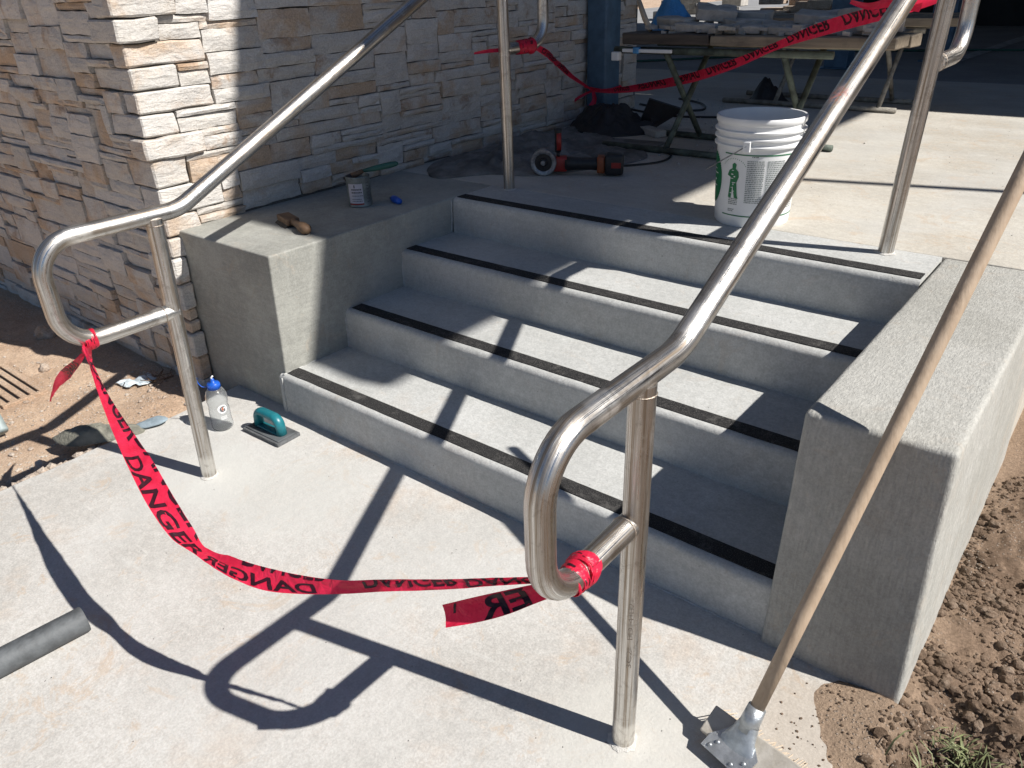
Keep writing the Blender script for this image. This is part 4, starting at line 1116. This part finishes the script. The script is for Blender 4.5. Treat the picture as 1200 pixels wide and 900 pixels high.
# scraps
bm = B(); gu_, gv_ = 9, 6; G_ = []
for i in range(gu_+1):
    for j in range(gv_+1):
        x_ = -.945+.13*i/gu_; y_ = -.255+.11*j/gv_
        G_.append(bm.verts.new((x_+.02*nz((x_,y_,0),16,1), y_+.02*nz((x_,y_,5),16,2), ground_h(x_,y_)+.008+.03*abs(nz((x_,y_,0),19,3)))))
for i in range(gu_):
    for j in range(gv_):
        if (i < 2 and j > 2) or (i > 6 and j < 2) or (i == 4 and j == 0): continue
        bm.faces.new((G_[i*(gv_+1)+j], G_[(i+1)*(gv_+1)+j], G_[(i+1)*(gv_+1)+j+1], G_[i*(gv_+1)+j+1]))
bmesh.ops.delete(bm, geom=[v for v in bm.verts if not v.link_faces], context='VERTS')
bmesh.ops.solidify(bm, geom=list(bm.faces), thickness=.0015)
o = link('plastic_scrap', bm, M_foil, smooth=False, loc=(-.9,-.2,-.05)); tag(o, 'crumpled pale blue-white plastic scrap on the dirt left of the handrail', 'scrap')
# drain grate at left edge
dg = empty('drain_grate', (-1.35,-.56,-.05), 'dusty plastic drain grate with long black slots set in the dirt at the left edge', 'grate')
bm = B(); gz0 = -.046
ys_ = [-.478,-.505,-.531,-.546,-.572,-.587,-.613,-.628,-.655]
for a, b in ((-.470,-.497), (-.508,-.533), (-.545,-.572), (-.585,-.614), (-.626,-.650)):
    box(bm, (-1.56, b, gz0-.03), (-1.14, a, gz0+.002), .002, 1)
    pass
box(bm, (-1.1395,-.650,gz0-.03), (-1.12,-.470,gz0+.0025), .002, 1); box(bm, (-1.60,-.650,gz0-.03), (-1.5605,-.470,gz0+.0025), .002, 1)
link('grate_bars', bm, M_dirt, dg, smooth=False)
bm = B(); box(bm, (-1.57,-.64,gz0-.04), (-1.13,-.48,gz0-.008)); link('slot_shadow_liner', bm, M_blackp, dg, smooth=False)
dg.children[1].name = 'slot_shade_box'  # black box added to stand for the shade inside the slots
# pipe stub at left edge
ps = empty('grey_pipe_stub', (-.83,-.745,-.05), 'grey plastic pipe end poking into the left edge of the picture over the dirt', 'pipe')
bm = B(); d_ = V((-.62,.05,.55)).normalized(); lathe(bm, [(0,.0), (.020,.0), (.023,.006), (.023,.7), (0,.7)], V((-.862,-.742,-.03)), 20, d_); link('pipe_wall', bm, M_pvc, ps)

# ------------------------------------------------------------------ work tables (trestles, planks, stone offcuts)
def trestle(x0, x1, y0, y1, zt, label, mats):
    tr = empty('trestle', ((x0+x1)/2, (y0+y1)/2, H), label, 'trestle', 'folding trestles of the work table')
    for yy in (y0, y1):
        bm = B(); tube(bm, [(x0-.36, yy, H+.018), (x1+.12, yy, H+.018)], .016, 10); link('foot_bar', bm, mats[0], tr)
    for xx in (x0, x1):
        for (ya, yb) in ((y0, y1), (y1, y0)):
            bm = B(); tube(bm, [(xx+(.012 if ya < yb else -.012), ya, H+.02), (xx+(.012 if ya < yb else -.012), yb, zt-.01)], .015, 10); link('leg', bm, mats[1], tr)
    for yy in (y0, y1):
        bm = B(); tube(bm, [(x0-.30, yy, zt), (x1+.2, yy, zt)], .017, 10); link('top_bar', bm, mats[0], tr)
    return tr
ZT = 1.105
trestle(.33, .915, 2.165, 2.60, ZT, 'near folding trestle with crossed green-grey legs behind the bucket', (M_scaff, M_scaff))
trestle(.20, .86, 3.90, 4.30, 1.09, 'far mortar-splashed folding trestle seen behind the foreground handrail', (M_scaffdusty, M_scaffdusty))
tb_ = empty('plank_deck', (.6,2.4,ZT), 'deck of rough wooden planks laid on the trestles, carrying the stone offcuts', 'planks')
def plank(lo, hi, mat, lab=None):
    bm = B(); box(bm, lo, hi, .004, 1)
    for ax in (0,):
        for i in range(1, 14):
            bmesh.ops.bisect_plane(bm, geom=list(bm.verts)+list(bm.edges)+list(bm.faces), plane_co=(lo[0]+(hi[0]-lo[0])*i/14,0,0), plane_no=(1,0,0))
    roughen(bm, .007, 8, random.random()*9); o = link('plank', bm, mat, tb_, smooth=False)
    if lab: o['label'] = lab
plank((.09,2.13,ZT+.030), (.55,2.30,ZT+.078), M_darkwood, 'dark stained short plank at the front left')
plank((.56,2.12,ZT+.030), (1.37,2.30,ZT+.074), M_plank, 'weathered pale front plank')
plank((.05,2.31,ZT+.020), (1.38,2.46,ZT+.070), M_plank)
plank((.02,2.47,ZT+.020), (1.30,2.64,ZT+.072), M_plank)
td = empty('plank_deck', (.6,4.1,1.11), 'farther plank deck on the mortar-splashed trestle', 'planks'); tb_ = td
plank((-.2,3.86,1.112), (1.25,4.06,1.16), M_plank); plank((-.25,4.08,1.112), (1.2,4.30,1.165), M_plank)
ro = random.Random(12)
def offcut(c, L, D, T, rz, tilt, lab):
    bm = B(); box(bm, (-L/2,-D/2,-T/2), (L/2,D/2,T/2), .004, 1)
    for ax, dd_ in ((0,L),(1,D)):
        for i in range(1, 4):
            no = [0,0,0]; no[ax] = 1; co = [0,0,0]; co[ax] = -dd_/2+dd_*i/4
            bmesh.ops.bisect_plane(bm, geom=list(bm.verts)+list(bm.edges)+list(bm.faces), plane_co=co, plane_no=no)
    roughen(bm, .012, 17, ro.random()*20)
    o = link('stone_offcut', bm, M_offcut, world=False, loc=c, smooth=False); o.rotation_euler = (tilt, tilt*.6, rz)
    return tag(o, lab, 'stone', 'stone offcuts on the work table')
zt_ = ZT+.085
OFF = [((.30,2.30,zt_+.03),.22,.12,.045,-.3,.05,'grey stone offcut leaning at the left end of the plank deck'),
 ((.44,2.24,zt_+.015),.24,.12,.035,.1,0,'flat grey stone slab near the left front of the deck'),
 ((.47,2.36,zt_+.072),.22,.15,.05,.5,.15,'tilted thick stone offcut resting on the flat slab at left'),
 ((.62,2.36,zt_+.02),.2,.16,.05,.9,0,'square reddish-grey stone offcut second from the left'),
 ((.68,2.24,zt_+.01),.2,.12,.03,.0,0,'thin stone offcut in front of the square one'),
 ((.80,2.33,zt_+.012),.18,.14,.035,.4,0,'small flat stone offcut at the middle of the deck'),
 ((.92,2.23,zt_+.006),.26,.13,.03,-.1,0,'long flat stone offcut at the middle front edge'),
 ((.98,2.36,zt_+.05),.26,.15,.04,.15,.12,'tilted stone offcut stacked on the middle group'),
 ((1.10,2.25,zt_+.02),.24,.14,.045,.2,0,'stone offcut behind the red tape on the right'),
 ((1.16,2.38,zt_+.06),.24,.16,.05,-.2,-.1,'uppermost stone offcut of the right-hand pile'),
 ((1.26,2.26,zt_+.03),.18,.14,.05,.5,0,'last stone offcut before the handrail on the right'),
 ((1.02,2.50,zt_+.03),.3,.16,.05,0,0,'long stone offcut at the back of the deck'),
 ((.55,2.52,zt_+.04),.28,.16,.06,.1,0,'stone offcut at the back left of the deck')]
for (c_, L_, D_, T_, rz_, ti_, lab_) in OFF: offcut(c_, L_*.85, D_*.85, T_*1.05, rz_, ti_+.03, lab_)
bm = B()
for i in range(110):
    c = V((.15+1.15*ro.random(), 2.15+ro.uniform(0,.3), zt_-.008+ro.uniform(0,.03))); a = ro.random()*3
    obox(bm, c, V((math.cos(a),math.sin(a),ro.uniform(-.2,.2))).normalized(), V((-math.sin(a),math.cos(a),0)), V((0,0,1)), ro.uniform(.012,.035), ro.uniform(.01,.025), ro.uniform(.006,.013), 0)
o = link('stone_chips', bm, M_offcut, smooth=False, loc=(.7,2.3,zt_)); tag(o, 'loose chips and rubble between the stone offcuts on the plank deck', 'rubble', kind='stuff')
blob = blob_cloth('blue_plastic_bag', 'blue crumpled plastic bag on the left table end, sunlight put into its colour', 'bag', [(.0,2.52),(.10,2.42),(.22,2.44),(.28,2.55),(.2,2.68),(.04,2.66)], ZT+.07, lambda x,y,t: .14*math.exp(-((x-.13)**2+(y-2.55)**2)/.01), M_bag, 6, 40, .8)
hm = empty('mallet', (.17,2.2,ZT+.1), 'wooden tool handle against the blue bag, colour lightened as if sunlit', 'mallet')
bm = B(); tube(bm, [(.205,2.20,ZT+.090), (.150,2.24,ZT+.135), (.075,2.30,ZT+.215)], [.011,.014,.012], 10); link('handle', bm, wood_mat('sunlit_handle_wood', (.55,.42,.28), (.66,.52,.37), (20,20,20), .1), hm)  # wood colour lightened to imitate sunlight on the handle
lv = empty('white_level', (.2,2.12,ZT), 'white straight bar clamped along the front of the near trestle', 'bar')
bm = B(); box(bm, (.10,2.112,ZT-.006), (.37,2.128,ZT+.010), .002, 1); link('bar_body', bm, M_white, lv, smooth=False)
bm = B(); box(bm, (.045,2.10,ZT-.045), (.085,2.135,ZT-.005), .003, 1); link('end_block', bm, M_white, lv, smooth=False)
bm = B(); box(bm, (.165,2.105,ZT-.010), (.195,2.132,ZT+.018), .002, 1); link('clip', bm, M_bag, lv, smooth=False)
# board offcuts on the floor
def floor_piece(c, L, D, T, rz, mat, lab):
    bm = B(); box(bm, (-L/2,-D/2,0), (L/2,D/2,T), .003, 1); o = link('board_offcut', bm, mat, world=False, loc=c, smooth=False); o.rotation_euler = (0,0,rz); tag(o, lab, 'offcut', 'offcuts on the landing')
floor_piece((-.02,2.62,H+.002), .30,.07,.035,-.55, M_offcut, 'pale grey block offcut lying at the foot of the near trestle')
floor_piece((.20,2.72,H+.002), .16,.09,.02,.1, M_offcut, 'flat pale stone chip between the trestle feet')
floor_piece((-.12,2.70,H+.002), .12,.06,.03,.3, M_offcut, 'small rubble piece against the black sheeting')
floor_piece((.05,2.30,H+.002), .35,.16,.010,.1, M_tarp, 'thin grey board lying behind the grinder')
rf = random.Random(31)
dv = B()
for i in range(150):
    x_, y_ = rf.gauss(.1,.4), rf.uniform(1.9,4.0); s_ = rf.uniform(.002,.008)
    if x_ < -.5: x_ = -.2
    bmesh.ops.create_icosphere(dv, subdivisions=1, radius=s_, matrix=Matrix.Translation((x_,y_,H+s_*.4)))
for i in range(80):
    x_, y_ = rf.uniform(.9,2.1), rf.uniform(1.5,4.0); s_ = rf.uniform(.001,.0025)
    bmesh.ops.create_icosphere(dv, subdivisions=1, radius=s_, matrix=Matrix.Translation((x_,y_,H+s_*.4)))
o = link('landing_grit', dv, M_offcut, smooth=False, loc=(0,0,0)); tag(o, 'scattered mortar crumbs on the landing', 'debris', kind='stuff')
def cable(name, pts, r, mat, lab, cat='cable', grp=None):
    bm = B(); tube(bm, [V(p) for p in catmull(pts, 8)], r, 8); o = link(name, bm, mat, loc=pts[0]); tag(o, lab, cat, grp)
cable('black_cable', [(.30,1.78,H+.006),(.42,1.95,H+.006),(.40,2.12,H+.006),(.30,2.2,H+.006)], .005, M_cable, 'black cable running from the grinder battery to the trestle foot')
cable('black_cable', [(-.62,3.55,H+.006),(-.3,3.42,H+.006),(-.12,3.5,H+.006),(-.25,3.75,H+.006),(-.5,3.9,H+.006)], .008, M_cable, 'black cable curling on the landing past the end of the stone wall')
cable('black_cable', [(-.62,3.35,H+.006),(-.2,3.2,H+.006),(.15,3.3,H+.006),(.5,3.5,H+.006)], .007, M_cable, 'black cable lying straight across the landing behind the near trestle')
cable('garden_hose', [(-3.2,5.75,H+.01),(-2.2,6.09,H+.01),(-.7,7.6,H+.01),(.2,8.0,H+.01),(1.0,8.25,H+.01),(3,8.4,H+.01)], .011, M_hose, 'thin dark green hose stretched over the interior floor', 'hose')
# junk beyond the opening
rk = random.Random(8)
for i, (x_, y_, w_, h_, m_, lab) in enumerate([(-2.9,12.6,1.1,.35,M_peb,'sunlit pile of pale stone seen through the gap behind the table'), ( -5.2,13.5,1.4,.5,M_offcut,'grey stone pallet far behind the work table')]):
    bm = B()
    for k in range(16):
        c = (x_+rk.uniform(-.5,.5)*w_, y_+rk.uniform(-.3,.3), (H if y_ < 30 else -.05)+rk.uniform(.04,h_)); s_ = .16
        box(bm, (c[0]-s_*1.2,c[1]-s_,c[2]-s_*.4), (c[0]+s_*1.2,c[1]+s_,c[2]+s_*.4), .01, 1)
    o = link('stone_pile', bm, m_, smooth=False, loc=(x_,y_,H)); tag(o, lab, 'stone pile', kind='stuff')

# ------------------------------------------------------------------ loose soil, pebbles, grass
def scatter(name, n, fn, mat, seed, sub=1, squash=.65, label=None):
    r = random.Random(seed); base = []
    for k in range(6):
        b = B(); bmesh.ops.create_icosphere(b, subdivisions=sub, radius=1)
        for v in b.verts: v.co *= 1+.45*noise.noise(v.co*1.3+V((k*5,0,0)))
        b.verts.index_update(); base.append(([tuple(v.co) for v in b.verts], [[v.index for v in f.verts] for f in b.faces])); b.free()
    vs, fs = [], []
    for i in range(n):
        x, y, z, s = fn(r); bv, bf = base[i%6]; o_ = len(vs)
        M_ = (Matrix.Rotation(r.random()*6.28, 3, 'Z')@Matrix.Diagonal((s*r.uniform(.8,1.4), s, s*squash*r.uniform(.7,1.2)))@Matrix.Rotation(r.random()*6.28, 3, 'X'))
        for c in bv: q = M_@V(c); vs.append((x+q.x, y+q.y, z+q.z))
        for f in bf: fs.append([o_+k for k in f])
    me = bpy.data.meshes.new(name); me.from_pydata(vs, [], fs); me.materials.append(mat)
    o = bpy.data.objects.new(name, me); COL.objects.link(o); return tag(o, label, 'soil', kind='stuff')
def f_right(r):
    while True:
        x, y = r.uniform(2.16,3.0), r.uniform(-.5,1.1)
        if nz((x,y,0), 6, 15) + r.uniform(-.3,.25) > 0: break
    s = min(.013, .0011+.0018*r.paretovariate(1.7)); return x, y, ground_h(x,y)+s*.25, s
scatter('soil_clods', 8000, f_right, M_clod, 3, 2, .75, 'brown crumbly soil clods covering the dug ground right of the stairs')
def f_blob(r):
    a = r.random()*6.28; d = r.random()**.5*.15; x, y = 2.12+math.cos(a)*d, -.19+math.sin(a)*d*1.1
    if y > -.06 and x < 2.18: y = -.1
    s = r.uniform(.001,.0035); return x, y, max(ground_h(x,y), 0 if x < 2.14 else -1)+s*.3, s
scatter('soil_crumbs', 160, f_blob, M_clod, 4, 1, .7, 'soil crumbs spilt over the slab corner by the right cheek wall')
def f_left(r):
    x = -.42-abs(r.gauss(0,.55)) if r.random() < .8 else r.uniform(-2.6,-.45)
    y = r.uniform(-1.3,-.08); s = min(.011, .001+.0014*r.paretovariate(2.0))
    return x, y, ground_h(x,y)+s*.3, s
scatter('pebbles', 2000, f_left, M_peb, 6, 1, .7, 'pale pebbles and grit scattered over the sandy dirt left of the slab')
def f_edge(r):
    y = r.uniform(-1.3,-.55); x = -.405-.025*r.random()-.01*abs(nz((0,y,0),6,1)); s = r.uniform(.008,.024); return x, y, -.035+.02*r.random(), s
scatter('edge_rubble', 90, f_edge, M_peb, 9, 1, .8, 'broken clods packed along the ragged left edge of the slab')
for (x, y, s, lab) in ((-1.75,-.21,.045,'fist-sized grey stone in the shade below the stone wall'), (-1.36,-.38,.022,'white pebble on bare dirt between the grate and the handrail loop'),
                       (-.50,-.75,.032,'brown clod beside the slab edge below the glove'), (2.40,.16,.015,'small pale pointed stone on the dug soil right of the cheek wall')):
    bm = B(); bmesh.ops.create_icosphere(bm, subdivisions=2, radius=s, matrix=Matrix.Translation((x,y,ground_h(x,y)+s*.35)))
    roughen(bm, s*.7, 1/s*.9, x); o = link('rock', bm, M_peb, loc=(x,y,ground_h(x,y)), smooth=False); tag(o, lab, 'rock')
# twig tangle by the wall corner
bm = B(); r7 = random.Random(7)
for i in range(14):
    a = V((-.80+r7.uniform(-.05,.05), -.12+r7.uniform(-.04,.04), -.045)); tube(bm, [a, a+V((r7.uniform(-.04,.04), r7.uniform(-.04,.04), r7.uniform(.0,.03))), a+V((r7.uniform(-.08,.08), r7.uniform(-.06,.06), r7.uniform(.0,.03)))], .0015, 5)
o = link('dry_twigs', bm, M_brown, loc=(-.8,-.12,-.05)); tag(o, 'small tangle of dry twigs on the dirt by the wall corner', 'twigs')
bm = B(); rg = random.Random(2)
for i in range(420):
    x, y = 2.39+rg.gauss(0,.055), -.18+rg.gauss(0,.05)
    if rg.random() < .12: x, y = 2.32+rg.gauss(0,.02), -.06+rg.gauss(0,.02)
    z = ground_h(x,y); a = rg.random()*6.28; L = rg.uniform(.02,.07); w_ = rg.uniform(.0008,.0022); d = V((math.cos(a), math.sin(a), 0)); s_ = V((-d.y, d.x, 0))
    p = [V((x,y,z)), V((x,y,z))+d*L*.25+V((0,0,L*.55)), V((x,y,z))+d*L*.7+V((0,0,L*.7)), V((x,y,z))+d*L*1.05+V((0,0,L*.55))]
    ws = [w_, w_, w_*.7, .0002]; q = [(bm.verts.new(c-s_*k), bm.verts.new(c+s_*k)) for c, k in zip(p, ws)]
    for u_, v_ in zip(q, q[1:]): bm.faces.new((u_[0], u_[1], v_[1], v_[0]))
o = link('grass_tuft', bm, M_grass, loc=(2.33,-.17,0)); tag(o, 'green grass tufts growing from the soil at the lower right corner', 'grass', kind='stuff')

# faint pipe marking up the right front post
tb = text_bm('3C2   FD 4 E2', bold=.0)
PF = V((1.742,-.482,0)); am = math.atan2(CAMP.y-PF.y, CAMP.x-PF.x)
for v in tb.verts:
    x_, y_ = v.co.x, v.co.y; a = am+(y_-.5)*-.42+.15; v.co = V((PF.x+math.cos(a)*(RP+.0005), PF.y+math.sin(a)*(RP+.0005), .24+.17*x_))
pr__ = link('pipe_marking', tb, plain('faint_ink', (.22,.19,.165), .5, .6, .2, 40, 0), HRR, smooth=False); pr__['kind'] = 'stuff'
print('objects', len(S.objects))
